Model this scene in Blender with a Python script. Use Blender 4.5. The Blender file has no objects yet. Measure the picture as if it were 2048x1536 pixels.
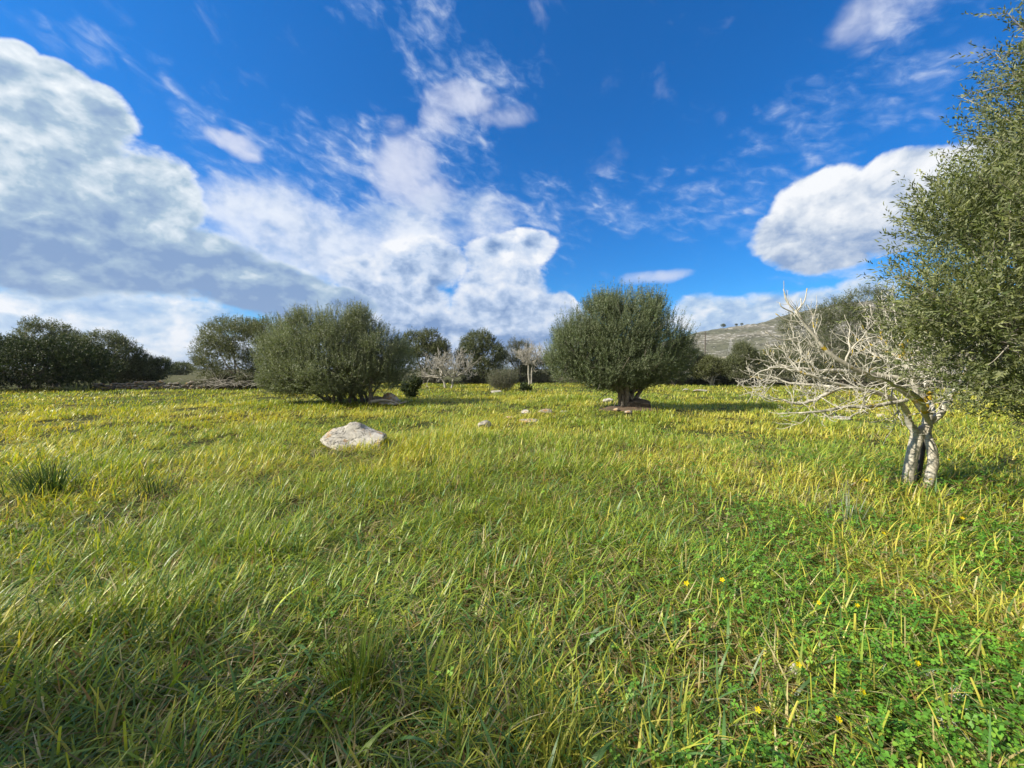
import bpy, math, os
import numpy as np
R = math.radians
sc = bpy.context.scene
COL = sc.collection
F = 772.0            # focal length in pixels of a 2048 wide frame
EYE = 1.5
HOR = 738.0          # row of the horizon

# ---------------------------------------------------------------- camera
cam = bpy.data.cameras.new('camera')
cam.lens = F / 2048 * 36.0
cam.sensor_width = 36.0
cam.clip_start = 0.05
cam.clip_end = 20000
camo = bpy.data.objects.new('camera', cam)
COL.objects.link(camo)
camo.location = (0, 0, EYE)
camo.rotation_euler = (R(90) - math.atan((768 - HOR) / F), 0, 0)
sc.camera = camo

# ---------------------------------------------------------------- exposure
sc.view_settings.view_transform = 'Standard'
sc.view_settings.look = 'None'
sc.view_settings.exposure = 0.62
sc.view_settings.gamma = 1.0
sc.view_settings.use_curve_mapping = False
sc.cycles.max_bounces = 6
sc.cycles.diffuse_bounces = 3
sc.cycles.glossy_bounces = 2
sc.cycles.transmission_bounces = 3
sc.cycles.transparent_max_bounces = 8
sc.cycles.caustics_reflective = False
sc.cycles.caustics_refractive = False

# ---------------------------------------------------------------- sun
SUN_EL = R(35)
SUN_DIR = np.array([-0.965, -0.26])            # horizontal direction towards the sun
SUN_DIR = SUN_DIR / np.linalg.norm(SUN_DIR)
sun = bpy.data.lights.new('sun', 'SUN')
sun.energy = 4.9
sun.angle = R(0.6)
sun.color = (1.0, 0.91, 0.74)
suno = bpy.data.objects.new('sun', sun)
COL.objects.link(suno)
from mathutils import Vector, Matrix
S3 = Vector((SUN_DIR[0] * math.cos(SUN_EL), SUN_DIR[1] * math.cos(SUN_EL), math.sin(SUN_EL)))
suno.rotation_euler = S3.to_track_quat('Z', 'Y').to_euler()

# ---------------------------------------------------------------- node expression helper
class E:
    nt = None
    def __init__(s, v): s.v = v
    @staticmethod
    def m(op, *a, clamp=False):
        n = E.nt.nodes.new('ShaderNodeMath'); n.operation = op; n.use_clamp = clamp
        for i, x in enumerate(a):
            x = x.v if isinstance(x, E) else x
            if isinstance(x, (int, float)): n.inputs[i].default_value = x
            else: E.nt.links.new(x, n.inputs[i])
        return E(n.outputs[0])
    def __add__(s, o): return E.m('ADD', s, o)
    __radd__ = __add__
    def __sub__(s, o): return E.m('SUBTRACT', s, o)
    def __rsub__(s, o): return E.m('SUBTRACT', o, s)
    def __mul__(s, o): return E.m('MULTIPLY', s, o)
    __rmul__ = __mul__
    def __truediv__(s, o): return E.m('DIVIDE', s, o)
    def clamp(s): return E.m('ADD', s, 0.0, clamp=True)
    def sq(s): return E.m('MULTIPLY', s, s)

def smooth(x, a, b, lo=0.0, hi=1.0, kind='SMOOTHSTEP'):
    n = E.nt.nodes.new('ShaderNodeMapRange'); n.interpolation_type = kind
    E.nt.links.new(x.v, n.inputs['Value'])
    for k, v in (('From Min', a), ('From Max', b), ('To Min', lo), ('To Max', hi)): n.inputs[k].default_value = v
    return E(n.outputs[0])

def vmap(vec, scale=(1, 1, 1), off=(0, 0, 0)):
    n = E.nt.nodes.new('ShaderNodeVectorMath'); n.operation = 'MULTIPLY_ADD'
    E.nt.links.new(vec, n.inputs[0]); n.inputs[1].default_value = scale; n.inputs[2].default_value = off
    return n.outputs[0]

def noise(vec, scale=1.0, detail=5.0, rough=0.55, dist=0.0, color=False):
    n = E.nt.nodes.new('ShaderNodeTexNoise')
    E.nt.links.new(vec, n.inputs['Vector'])
    n.inputs['Scale'].default_value = scale; n.inputs['Detail'].default_value = detail
    n.inputs['Roughness'].default_value = rough; n.inputs['Distortion'].default_value = dist
    return n.outputs['Color'] if color else E(n.outputs[0])

def mixc(fac, a, b, blend='MIX'):
    n = E.nt.nodes.new('ShaderNodeMix'); n.data_type = 'RGBA'; n.blend_type = blend
    n.clamp_factor = True
    for k, x in ((0, fac), (6, a), (7, b)):
        x = x.v if isinstance(x, E) else x
        if isinstance(x, (int, float)): n.inputs[k].default_value = x
        elif isinstance(x, tuple): n.inputs[k].default_value = (x[0], x[1], x[2], 1)
        else: E.nt.links.new(x, n.inputs[k])
    return n.outputs[2]

# ---------------------------------------------------------------- world: sky with clouds, laid out by direction
def build_world():
    w = bpy.data.worlds.new('World'); sc.world = w; w.use_nodes = True
    nt = w.node_tree; nt.nodes.clear(); E.nt = nt
    out = nt.nodes.new('ShaderNodeOutputWorld'); bg = nt.nodes.new('ShaderNodeBackground')
    nt.links.new(bg.outputs[0], out.inputs[0])
    sky = nt.nodes.new('ShaderNodeTexSky'); sky.sky_type = 'NISHITA'; sky.sun_disc = False
    sky.sun_elevation = SUN_EL
    sky.sun_rotation = math.atan2(SUN_DIR[0], SUN_DIR[1])
    sky.air_density = 1.0; sky.dust_density = 0.3; sky.ozone_density = 3.0
    K = 14.6                                   # the background strength is 1 / K
    geo = nt.nodes.new('ShaderNodeTexCoord'); d = geo.outputs['Generated']
    nrm = nt.nodes.new('ShaderNodeVectorMath'); nrm.operation = 'NORMALIZE'; nt.links.new(d, nrm.inputs[0]); d = nrm.outputs[0]
    sep = nt.nodes.new('ShaderNodeSeparateXYZ'); nt.links.new(d, sep.inputs[0])
    x, y, z = (E(sep.outputs[i]) for i in range(3))
    az = E.m('ARCTAN2', x, y) * (180 / math.pi)
    el = E.m('ARCSINE', z) * (180 / math.pi)
    # clear sky: deeper blue with height, as the physical sky does through more ozone
    hsv = nt.nodes.new('ShaderNodeHueSaturation'); nt.links.new(sky.outputs[0], hsv.inputs['Color'])
    hsv.inputs['Saturation'].default_value = 1.35; hsv.inputs['Value'].default_value = 1.0
    up = smooth(el, 0, 42, 0, 1, 'LINEAR')
    tint = mixc(up, (0.40, 1.02, 1.50), (0.03, 1.34, 1.78))
    base = mixc(1.0, hsv.outputs[0], tint, 'MULTIPLY')
    # warped angles so that cloud outlines are ragged
    wv = noise(vmap(d, (1, 1, 1.5), (3, 1, 7)), 2.6, 4, 0.55, color=True)
    ws = nt.nodes.new('ShaderNodeSeparateColor'); nt.links.new(wv, ws.inputs[0])
    wa = E(ws.outputs[0]) - 0.5; we = E(ws.outputs[1]) - 0.5
    A = az + wa * 14.0; B = el + we * 9.0
    def ang(px, py):
        X = (px - 1024) / F; Z = (HOR - py) / F
        return math.degrees(math.atan(X)), math.degrees(math.atan(Z / math.hypot(1, X)))
    def field(blobs, A=A, B=B, k=0.25):
        f = None
        for (px, py, rx, ry, *g) in blobs:
            a0, e0 = ang(px, py)
            a1, _ = ang(px - rx, py); a2, _ = ang(px + rx, py); _, e1 = ang(px, py - ry); _, e2 = ang(px, py + ry)
            ra = (a2 - a1) / 2; re = (e1 - e2) / 2
            q = 1.0 - ((A - a0) / ra).sq() - ((B - e0) / re).sq()
            q = E.m('MAXIMUM', q, -1.5)
            if g: q = q * g[0]
            f = q if f is None else E.m('SMOOTH_MAX', f, q, k)
        return f
    def over(col, a, c): return mixc(a, col, c)
    # ---- thin high cloud: dappled streaks fanning up from the middle
    fan = nt.nodes.new('ShaderNodeCombineXYZ')
    nt.links.new((az / 20.0).v, fan.inputs[0]); nt.links.new((el / 15.0 + az / 70.0).v, fan.inputs[1])
    fan = fan.outputs[0]
    m1 = field([(885, 70, 66, 150, .8), (990, 190, 110, 80, .8), (900, 240, 90, 130), (740, 330, 280, 100), (640, 400, 240, 110), (480, 260, 90, 70, .9),
                (860, 430, 300, 90, 1.3), (1060, 470, 150, 110), (740, 50, 60, 50, .6), (1230, 440, 260, 45, .75), (1420, 370, 260, 70, .6),
                (1640, 230, 240, 90, .6), (1760, 50, 90, 80, 1.2), (330, 170, 160, 50, .5), (1650, 545, 150, 30, 1.2)],
               az + wa * 16, el + we * 12)
    r1 = noise(vmap(fan, (1.0, 1.0, 1), (5, 2, 0)), 3.6, 5, 0.55, 0.4)
    r2 = noise(vmap(fan, (1.0, 1.5, 1), (9, 4, 0)), 8.5, 4, 0.55, 0.5)
    cd = (m1 + 0.1) * 0.70 + (r1 - 0.5) * 2.2 + (r2 - 0.5) * 2.4 - 0.34
    a1 = smooth(cd, -0.35, 1.5) * smooth(m1, -0.9, 0.1) * 0.66
    c1 = mixc(smooth(cd, 0.0, 1.2), (0.42, 0.58, 0.90), (0.80, 0.87, 0.98))
    # smudges: soft puffs of the same height
    m2 = field([(815, 330, 62, 80, 1.1), (860, 395, 62, 50, .9), (925, 212, 78, 30), (880, 230, 40, 40, .7), (490, 288, 46, 24, .9), (1000, 245, 60, 20, .5),
                (1320, 562, 60, 14, .9), (1725, 45, 80, 70, .5), (1800, 20, 100, 50, .5)], az + wa * 9, el + we * 8)
    a2 = smooth(m2 + (r1 - 0.5) * 2.4 + (r2 - .5) * .5, -0.5, 1.1) * 0.80
    # ---- cumulus: one set of noises shared by every layer
    wp = nt.nodes.new('ShaderNodeVectorMath'); wp.operation = 'MULTIPLY_ADD'
    nt.links.new(wv, wp.inputs[0]); wp.inputs[1].default_value = (.09, .09, .09); nt.links.new(vmap(d, (1, 1, 1.45), (7.1, 2.2, 4.4)), wp.inputs[2])
    p = wp.outputs[0]
    o = vmap(p, (1, 1, 1), (-0.026, 0.0, 0.042))
    n1 = noise(p, 3.3, 7, 0.60); n2 = noise(o, 3.3, 6, 0.56)
    def puff(v, dt):
        q = noise(v, 7.5, dt, 0.6) - 0.5
        return 0.20 - E.m('ABSOLUTE', q) * 1.9
    v1 = puff(p, 5); v2 = puff(o, 3)
    fn = noise(p, 34, 3, 0.6) - 0.5
    def cumulus(blobs, amp, soft, k, lo, hi, dark, mid, white, gain=3.0, base_el=0, top_el=10, wa_=9.0, we_=7.0, thick=0.9, fine=0.40, rim_=0.42, vamp=0.8):
        f = field(blobs, az + wa * wa_, el + we * we_, k)
        D = f + (n1 - 0.5) * amp + v1 * vamp + fn * fine
        a = smooth(D, 0.0, soft)
        rel = (n1 - n2) * gain * 0.85 + (v1 - v2) * gain * 0.34
        h = smooth(el + we * 10.0, base_el, top_el, 0, 1, 'LINEAR')
        rim = 1.0 - smooth(D, 0.0, thick)
        L = (lo + h * (hi - lo) + rel + rim * rim_ + fn * 0.35 + (v1 - 0.02) * 0.35).clamp()
        c = mixc(smooth(L, 0.0, 0.5, 0, 1, 'LINEAR'), dark, mid)
        c = mixc(smooth(L, 0.45, 1.0, 0, 1, 'LINEAR'), c, white)
        return a, c
    W = (0.90, 0.93, 0.98)
    # band of far cumulus along the whole horizon
    a3, c3 = cumulus([(-200, 690, 700, 110, 1), (250, 665, 420, 125, 1.1), (700, 700, 420, 95, 1), (1020, 690, 160, 70, 1), (1140, 650, 50, 60, .7), (1440, 650, 130, 40, .85),
                      (1385, 640, 40, 40, .8), (1620, 628, 210, 52, 1), (1740, 585, 90, 50, .95), (1950, 640, 200, 80, 1)],
                     1.7, 0.70, 0.15, 0.34, 0.56, (0.27, 0.44, 0.74), (0.50, 0.66, 0.86), W, gain=5.0, base_el=0, top_el=12)
    # middle cumulus heads
    a4, c4 = cumulus([(790, 600, 130, 80, 1), (850, 530, 100, 60, .9), (730, 560, 90, 60, .9), (1000, 610, 110, 100, 1), (1050, 512, 76, 40, .9), (985, 530, 70, 50, .9), (1090, 630, 80, 50, .9),
                      (900, 670, 260, 50, .9), (1130, 600, 30, 22, .7)],
                     1.2, 0.42, 0.12, 0.12, 0.62, (0.17, 0.30, 0.56), (0.52, 0.64, 0.84), (0.92, 0.94, 0.98), gain=3.3, base_el=4, top_el=17, thick=0.45)
    # the huge bank on the left
    a5, c5 = cumulus([(40, 250, 200, 130, 1.1), (150, 330, 220, 150, 1.1), (-150, 350, 400, 240, 1.2), (330, 400, 120, 100, 1.05), (330, 520, 280, 90, 1.1), (520, 570, 150, 60, 1), (640, 620, 120, 44, .9),
                      (100, 470, 500, 120, 1.1), (60, 150, 80, 46, .9), (170, 200, 80, 46, .85), (250, 250, 80, 50, .8)],
                     1.35, 0.42, 0.14, -0.06, 0.80, (0.21, 0.34, 0.58), (0.42, 0.56, 0.70), (0.90, 0.95, 0.99), gain=3.6, base_el=6, top_el=30, thick=0.5, rim_=0.55)
    # the cumulus on the right
    a6, c6 = cumulus([(1790, 370, 140, 70, 1.1), (1635, 405, 115, 76, 1.05), (1575, 465, 100, 62, 1.05), (1640, 500, 130, 50, 1), (1900, 390, 160, 100, 1), (1740, 460, 200, 60, 1)],
                     1.15, 0.40, 0.12, 0.02, 0.76, (0.27, 0.39, 0.62), (0.60, 0.68, 0.80), (0.93, 0.95, 0.98), gain=4.0, base_el=9, top_el=22, wa_=5, we_=4, thick=0.4, fine=0.34, vamp=0.8)
    # soft grey-white veil joining the bank to the middle heads
    m7 = field([(560, 430, 150, 80, 1), (680, 500, 200, 90, 1.2), (820, 470, 150, 70, .9), (930, 440, 120, 60, .6)], az + wa * 12, el + we * 10)
    a7 = smooth(m7 + (r1 - .5) * 1.6 + (n1 - .5) * 1.4 + fn * .3, -0.3, 0.95) * 0.86
    c7 = mixc(smooth((n1 - n2) * 4.0 + v1 * 0.8 + 0.42, 0.1, 0.8), (0.42, 0.55, 0.78), (0.84, 0.89, 0.97))
    col = base
    KC = K / 1.48
    ks = lambda c: mixc(1.0, c, (KC, KC, KC), 'MULTIPLY')
    for a, c in ((a1, c1), (a3, c3), (a2, (0.72, 0.76, 0.90)), (a7, c7), (a4, c4), (a5, c5), (a6, c6)):
        if isinstance(c, tuple): c = mixc(0.0, c, c)
        col = over(col, a, ks(c))
    # unseen broken cloud added behind the photographer and high overhead as neutral fill light
    back = smooth(y * -1.0, -0.12, 0.30) ; high = smooth(el, 50, 72)
    cb = smooth(E.m('MAXIMUM', back, high) + (n1 - 0.5) * 1.2, 0.25, 0.75) * 0.92
    col = over(col, cb, ks(mixc(smooth(n1, 0.35, 0.6), (0.66, 0.63, 0.57), (0.42, 0.42, 0.42))))
    # below the horizon: ground bounce colour
    col = mixc(smooth(el, -1.5, 0.0), (0.10 * K, 0.12 * K, 0.06 * K), col)
    nt.links.new(col, bg.inputs[0])
    bg.inputs[1].default_value = 1.0 / K
build_world()

# ================================================================ helpers for geometry
RNG = np.random.default_rng(7)
def rnd(seed): return np.random.default_rng(seed)

def tag(o, label=None, cat=None, group=None, kind=None):
    if label: o['label'] = label
    if cat: o['category'] = cat
    if group: o['group'] = group
    if kind: o['kind'] = kind
    return o

def empty(name, loc, label, cat, group=None):
    o = bpy.data.objects.new(name, None); COL.objects.link(o)
    o.location = loc; o.empty_display_size = 0.3
    return tag(o, label, cat, group)

class Geo:
    """collects vertex / face / colour arrays and makes ONE mesh of them"""
    def __init__(s): s.v = []; s.f = {3: [], 4: []}; s.c = []; s.n = 0
    def add(s, v, tris=None, quads=None, col=(1, 1, 1)):
        v = np.asarray(v, np.float32).reshape(-1, 3)
        if tris is not None and len(tris): s.f[3].append(np.asarray(tris, np.int32).reshape(-1, 3) + s.n)
        if quads is not None and len(quads): s.f[4].append(np.asarray(quads, np.int32).reshape(-1, 4) + s.n)
        col = np.asarray(col, np.float32)
        if col.ndim == 1: col = np.tile(col, (len(v), 1))
        s.v.append(v); s.c.append(col); s.n += len(v)
    def build(s, name, mat, parent=None, smooth=True, origin=None):
        v = np.concatenate(s.v); c = np.concatenate(s.c)
        if origin is not None: v = v - np.asarray(origin, np.float32)
        t = np.concatenate(s.f[3]) if s.f[3] else np.zeros((0, 3), np.int32)
        q = np.concatenate(s.f[4]) if s.f[4] else np.zeros((0, 4), np.int32)
        me = bpy.data.meshes.new(name)
        me.vertices.add(len(v)); me.vertices.foreach_set('co', v.ravel())
        loops = np.concatenate([t.ravel(), q.ravel()])
        me.loops.add(len(loops)); me.loops.foreach_set('vertex_index', loops)
        me.polygons.add(len(t) + len(q))
        starts = np.concatenate([np.arange(len(t)) * 3, len(t) * 3 + np.arange(len(q)) * 4]).astype(np.int32)
        me.polygons.foreach_set('loop_start', starts)
        if smooth: me.polygons.foreach_set('use_smooth', np.ones(len(t) + len(q), bool))
        at = me.attributes.new('tint', 'FLOAT_COLOR', 'POINT')
        at.data.foreach_set('color', np.concatenate([c, np.ones((len(c), 1), np.float32)], 1).ravel())
        me.update(calc_edges=True); me.validate()
        me.materials.append(mat)
        o = bpy.data.objects.new(name, me); COL.objects.link(o)
        if parent is not None: o.parent = parent
        elif origin is not None: o.location = origin
        return o

def unit(v): return v / (np.linalg.norm(v, axis=-1, keepdims=True) + 1e-9)

def hashg(ix, iy, seed):
    h = (ix * 374761393 + iy * 668265263 + seed * 1274126177) & 0x7fffffff
    h = ((h ^ (h >> 13)) * 1274126177) & 0x7fffffff
    return ((h ^ (h >> 16)) & 0xffff) / 65535.0
def vnoise(x, y, seed=0):
    x = np.asarray(x, float); y = np.asarray(y, float)
    ix = np.floor(x).astype(np.int64); iy = np.floor(y).astype(np.int64)
    fx = x - ix; fy = y - iy; fx = fx * fx * (3 - 2 * fx); fy = fy * fy * (3 - 2 * fy)
    a = hashg(ix, iy, seed); b = hashg(ix + 1, iy, seed); c = hashg(ix, iy + 1, seed); d = hashg(ix + 1, iy + 1, seed)
    return (a * (1 - fx) + b * fx) * (1 - fy) + (c * (1 - fx) + d * fx) * fy
def fbm(x, y, seed=0, oct=4):
    s = 0; a = 1; t = 0
    for i in range(oct):
        s = s + a * vnoise(x * 2 ** i, y * 2 ** i, seed + i * 17); t += a; a *= 0.5
    return s / t
def noise3(p, seed=0):
    return (vnoise(p[:, 0] + p[:, 2] * .7, p[:, 1] - p[:, 2] * .6, seed) + vnoise(p[:, 1] + 5.3 + p[:, 0] * .4, p[:, 2] + p[:, 0] * .5, seed + 5) + vnoise(p[:, 2] + 9.1, p[:, 0] - p[:, 1] * .3, seed + 9)) / 3

def gz(x, y):
    """height of the field"""
    x = np.asarray(x, float); y = np.asarray(y, float)
    z = (fbm(x * 0.25 + 50, y * 0.25 + 50, 3, 3) - 0.5) * 0.16 + (fbm(x * 1.4 + 90, y * 1.4 + 30, 8, 2) - 0.5) * 0.05
    mound = np.exp(-(((x - 4.35) / 1.5) ** 2 + ((y - 13.9) / 1.0) ** 2)) * 0.17
    return z + mound

def at(px, Y, py=None):
    """field point seen in column px of the photograph at depth Y (metres); py gives the height"""
    X = (px - 1024) / F * Y
    Z = float(gz(X, Y)) if py is None else EYE + (HOR - py) / F * Y
    return np.array([X, Y, Z])

# ---------------------------------------------------------------- materials
def newmat(name):
    m = bpy.data.materials.new(name); m.use_nodes = True
    nt = m.node_tree; nt.nodes.clear(); E.nt = nt
    out = nt.nodes.new('ShaderNodeOutputMaterial')
    b = nt.nodes.new('ShaderNodeBsdfPrincipled'); nt.links.new(b.outputs[0], out.inputs[0])
    return m, nt, b, out
def attr():
    n = E.nt.nodes.new('ShaderNodeAttribute'); n.attribute_name = 'tint'; return n.outputs['Color']
def objco():
    n = E.nt.nodes.new('ShaderNodeTexCoord'); return n.outputs['Object']
def worldpos():
    n = E.nt.nodes.new('ShaderNodeNewGeometry'); return n.outputs['Position']
def bump(b, h, strength, dist=0.01):
    n = E.nt.nodes.new('ShaderNodeBump'); n.inputs['Strength'].default_value = strength; n.inputs['Distance'].default_value = dist
    E.nt.links.new(h.v, n.inputs['Height']); E.nt.links.new(n.outputs[0], b.inputs['Normal'])

def leafmat(name, back=None, rough=0.5, trans=0.3, spec=0.5, tr_tint=(1.3, 1.25, 0.5)):
    m, nt, b, out = newmat(name)
    c = attr()
    if back is not None:
        g = nt.nodes.new('ShaderNodeNewGeometry')
        c = mixc(E(g.outputs['Backfacing']), c, mixc(back[0], c, back[1]))
    nt.links.new(c, b.inputs['Base Color']); b.inputs['Roughness'].default_value = rough
    b.inputs['Specular IOR Level'].default_value = spec
    t = nt.nodes.new('ShaderNodeBsdfTranslucent'); nt.links.new(mixc(1.0, c, tr_tint, 'MULTIPLY'), t.inputs[0])
    mx = nt.nodes.new('ShaderNodeMixShader'); mx.inputs[0].default_value = trans
    nt.links.new(b.outputs[0], mx.inputs[1]); nt.links.new(t.outputs[0], mx.inputs[2]); nt.links.new(mx.outputs[0], out.inputs[0])
    return m

def barkmat(name, c1, c2, scale=14, lichen=None, bumps=0.6, rings=False):
    m, nt, b, out = newmat(name)
    p = objco()
    n = noise(p, scale, 6, 0.65); n2 = noise(vmap(p, (1, 1, .25)), scale * 3, 4, 0.6)
    c = mixc(smooth(n, 0.32, 0.68), c1, c2)
    c = mixc(smooth(n2, 0.52, 0.72) * 0.55, c, tuple(x * 0.45 for x in c1))
    if rings:
        w = noise(vmap(p, (.6, .6, 6.0)), 9, 4, 0.6)
        c = mixc(smooth(w, 0.56, 0.66) * 0.6, c, tuple(x * 0.5 for x in c1))
    if lichen:
        l = noise(vmap(p, (1, 1, 1), (3, 1, 5)), lichen[1], 3, 0.6)
        c = mixc(smooth(l, lichen[2], lichen[2] + 0.04), c, lichen[0])
    c = mixc(1.0, c, attr(), 'MULTIPLY')
    nt.links.new(c, b.inputs['Base Color']); b.inputs['Roughness'].default_value = 0.85
    b.inputs['Specular IOR Level'].default_value = 0.25
    bump(b, n2 + n, bumps, 0.012)
    return m

def stonemat(name, c1, c2, lich=(0.46, 0.26, 0.08), scale=5, amt=0.62):
    m, nt, b, out = newmat(name)
    p = objco()
    n = noise(p, scale, 8, 0.62, 0.4); n2 = noise(p, scale * 4.5, 6, 0.7); cr = noise(vmap(p, (1, 1, 1), (4, 4, 4)), scale * 0.8, 5, 0.6, 1.2)
    c = mixc(smooth(n, 0.33, 0.66), c1, c2)
    c = mixc(smooth(n2, 0.55, 0.75) * 0.7, c, tuple(x * 0.45 for x in c1))
    l = noise(vmap(p, (1, 1, 1), (8, 1, 2)), scale * 0.9, 5, 0.6)
    c = mixc(smooth(l, amt - 0.08, amt + 0.03) * 0.75, c, lich)
    crack = smooth(E.m('ABSOLUTE', cr - 0.5), 0.0, 0.012)
    c = mixc(crack, tuple(x * 0.35 for x in c1), c)
    nt.links.new(c, b.inputs['Base Color']); b.inputs['Roughness'].default_value = 0.92
    b.inputs['Specular IOR Level'].default_value = 0.2
    bump(b, n * 1.0 + n2 * 0.6 + crack * 0.5, 0.9, 0.03)
    return m

M_GRASS = leafmat('grass_blades', rough=0.42, trans=0.34, spec=0.45, tr_tint=(1.35, 1.25, 0.45))
M_CLOVER = leafmat('clover_leaves', rough=0.5, trans=0.28, spec=0.4, tr_tint=(1.0, 1.5, 0.4))
M_OLIVE = leafmat('olive_leaves', back=(0.45, (0.29, 0.31, 0.20)), rough=0.50, trans=0.22, spec=0.35, tr_tint=(1.2, 1.3, 0.5))
M_BROAD = leafmat('dark_leaves', rough=0.55, trans=0.14, spec=0.25)
M_PETAL = leafmat('yellow_petals', rough=0.6, trans=0.4, spec=0.2, tr_tint=(1, 1, .5))
M_SILVER = leafmat('silver_leaves', rough=0.85, trans=0.12, spec=0.1, tr_tint=(1, 1, 1))
M_TWIG = barkmat('grey_twigs', (0.22, 0.20, 0.17), (0.34, 0.32, 0.28), 20, bumps=0.3)
M_BARK = barkmat('olive_bark', (0.14, 0.12, 0.10), (0.27, 0.24, 0.20), 10)
M_DARKBARK = barkmat('dark_bark', (0.06, 0.052, 0.045), (0.12, 0.10, 0.085), 10)
M_FIG = barkmat('fig_bark', (0.44, 0.42, 0.36), (0.70, 0.67, 0.59), 7, lichen=((0.55, 0.40, 0.04), 3.4, 0.615), rings=True)
M_FIGTRUNK = barkmat('fig_trunk_bark', (0.42, 0.385, 0.31), (0.64, 0.60, 0.51), 9, bumps=1.0, rings=True)
M_FIGFAR = barkmat('far_fig_bark', (0.34, 0.32, 0.28), (0.50, 0.48, 0.43), 6, bumps=0.2)
M_DEAD = barkmat('dead_wood', (0.30, 0.28, 0.25), (0.44, 0.42, 0.38), 8)
M_STONE = stonemat('pale_limestone', (0.38, 0.36, 0.32), (0.62, 0.595, 0.54))
M_STONE2 = stonemat('weathered_stone', (0.34, 0.31, 0.27), (0.55, 0.51, 0.45), amt=0.55)
M_STONE3 = stonemat('wall_stone', (0.17, 0.165, 0.155), (0.33, 0.32, 0.30), amt=0.60)

def soilmat():
    m, nt, b, out = newmat('red_brown_soil')
    p = worldpos(); n = noise(p, 3, 8, 0.7); n2 = noise(p, 30, 4, 0.6)
    c = mixc(smooth(n, 0.35, 0.65), (0.085, 0.058, 0.036), (0.17, 0.12, 0.08))
    c = mixc(smooth(n2, 0.55, 0.75) * 0.5, c, (0.30, 0.23, 0.15))
    nt.links.new(c, b.inputs['Base Color']); b.inputs['Roughness'].default_value = 0.95; bump(b, n2 + n, 0.8, 0.03)
    return m
def groundmat():
    m, nt, b, out = newmat('field_ground')
    p = worldpos()
    n = noise(p, 0.35, 5, 0.6); n2 = noise(p, 9, 6, 0.7); n3 = noise(p, 60, 3, 0.6)
    c = mixc(smooth(n2, 0.35, 0.65), (0.036, 0.040, 0.013), (0.085, 0.080, 0.028))
    c = mixc(smooth(n, 0.4, 0.62) * 0.5, c, (0.08, 0.11, 0.025))
    c = mixc(smooth(n3, 0.55, 0.75) * 0.6, c, (0.17, 0.13, 0.06))
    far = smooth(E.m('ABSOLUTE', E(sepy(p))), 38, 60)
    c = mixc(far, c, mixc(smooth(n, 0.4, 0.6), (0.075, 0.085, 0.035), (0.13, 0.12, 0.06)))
    nt.links.new(c, b.inputs['Base Color']); b.inputs['Roughness'].default_value = 0.95; b.inputs['Specular IOR Level'].default_value = 0.1
    bump(b, n2 + n3, 0.9, 0.04)
    return m
def sepy(p):
    n = E.nt.nodes.new('ShaderNodeSeparateXYZ'); E.nt.links.new(p, n.inputs[0]); return n.outputs[1]
M_SOIL = soilmat(); M_GROUND = groundmat()

def hillmat(name, green, dry, rock, thr=0.60, sc_=0.02):
    m, nt, b, out = newmat(name)
    p = worldpos()
    n = noise(vmap(p, (1, .5, 1.6)), sc_, 5, 0.6); n2 = noise(vmap(p, (1, .6, 1.8)), sc_ * 7, 5, 0.68); n3 = noise(vmap(p, (1, .6, 2.2), (9, 9, 9)), sc_ * 9, 4, 0.7)
    c = mixc(smooth(n, 0.4, 0.6), green, dry)
    c = mixc(smooth(n2, 0.50, 0.62) * 0.75, c, tuple(x * 0.42 for x in green))
    c = mixc(smooth(n3 + (n - .5) * .5, thr, thr + 0.06) * 0.85, c, rock)
    nt.links.new(c, b.inputs['Base Color']); b.inputs['Roughness'].default_value = 0.95; b.inputs['Specular IOR Level'].default_value = 0.1
    bump(b, n2 * 1.0 + n3, 0.6, 3.0)
    return m

# ---------------------------------------------------------------- ground
def grid_sheet(name, xs, ys, zf, mat):
    X, Y = np.meshgrid(xs, ys); Z = zf(X, Y)
    v = np.stack([X, Y, Z], -1).reshape(-1, 3); nx = len(xs); ny = len(ys)
    i = np.arange(nx - 1)[None, :] + nx * np.arange(ny - 1)[:, None]
    q = np.stack([i, i + 1, i + nx + 1, i + nx], -1).reshape(-1, 4)
    g = Geo(); g.add(v, quads=q)
    return g.build(name, mat)
fine = np.arange(-60, 60.01, 0.4)
far_ = np.array([75, 100, 140, 200, 300, 450, 700, 1100, 1800, 3000, 5000, 9000.])
xs = np.concatenate([-far_[::-1], fine, far_]); ys = np.concatenate([-far_[::-1], fine, far_])
ground = grid_sheet('ground', xs, ys, lambda X, Y: gz(X, Y) * np.clip(2 - np.hypot(X, Y) / 60, 0, 1), M_GROUND)
tag(ground, kind='structure')

# bare red-brown soil under the round olive
def soil_patch(name, cx, cy, rx, ry, seed):
    g = Geo(); n = 26; k = 8; V = []
    for j in range(k + 1):
        for i in range(n):
            a = i / n * 2 * math.pi; r = j / k * (0.8 + 0.45 * float(vnoise(i * .5, seed, seed)) * (j / k))
            x = cx + math.cos(a) * rx * r; y = cy + math.sin(a) * ry * r
            V.append((x, y, float(gz(x, y)) + 0.03 * (1 - j / k) + (0.012 if j < k else -0.02) + 0.05 * (float(vnoise(x * 4, y * 4, 3)) - .4) * (j < k)))
    q = [(j * n + i, j * n + (i + 1) % n, (j + 1) * n + (i + 1) % n, (j + 1) * n + i) for j in range(k) for i in range(n)]
    g.add(V, quads=q); return tag(g.build(name, M_SOIL), kind='structure')
SOIL = (4.1, 13.45, 1.15, 0.55)
soil_patch('soil', *SOIL, 3)

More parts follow.
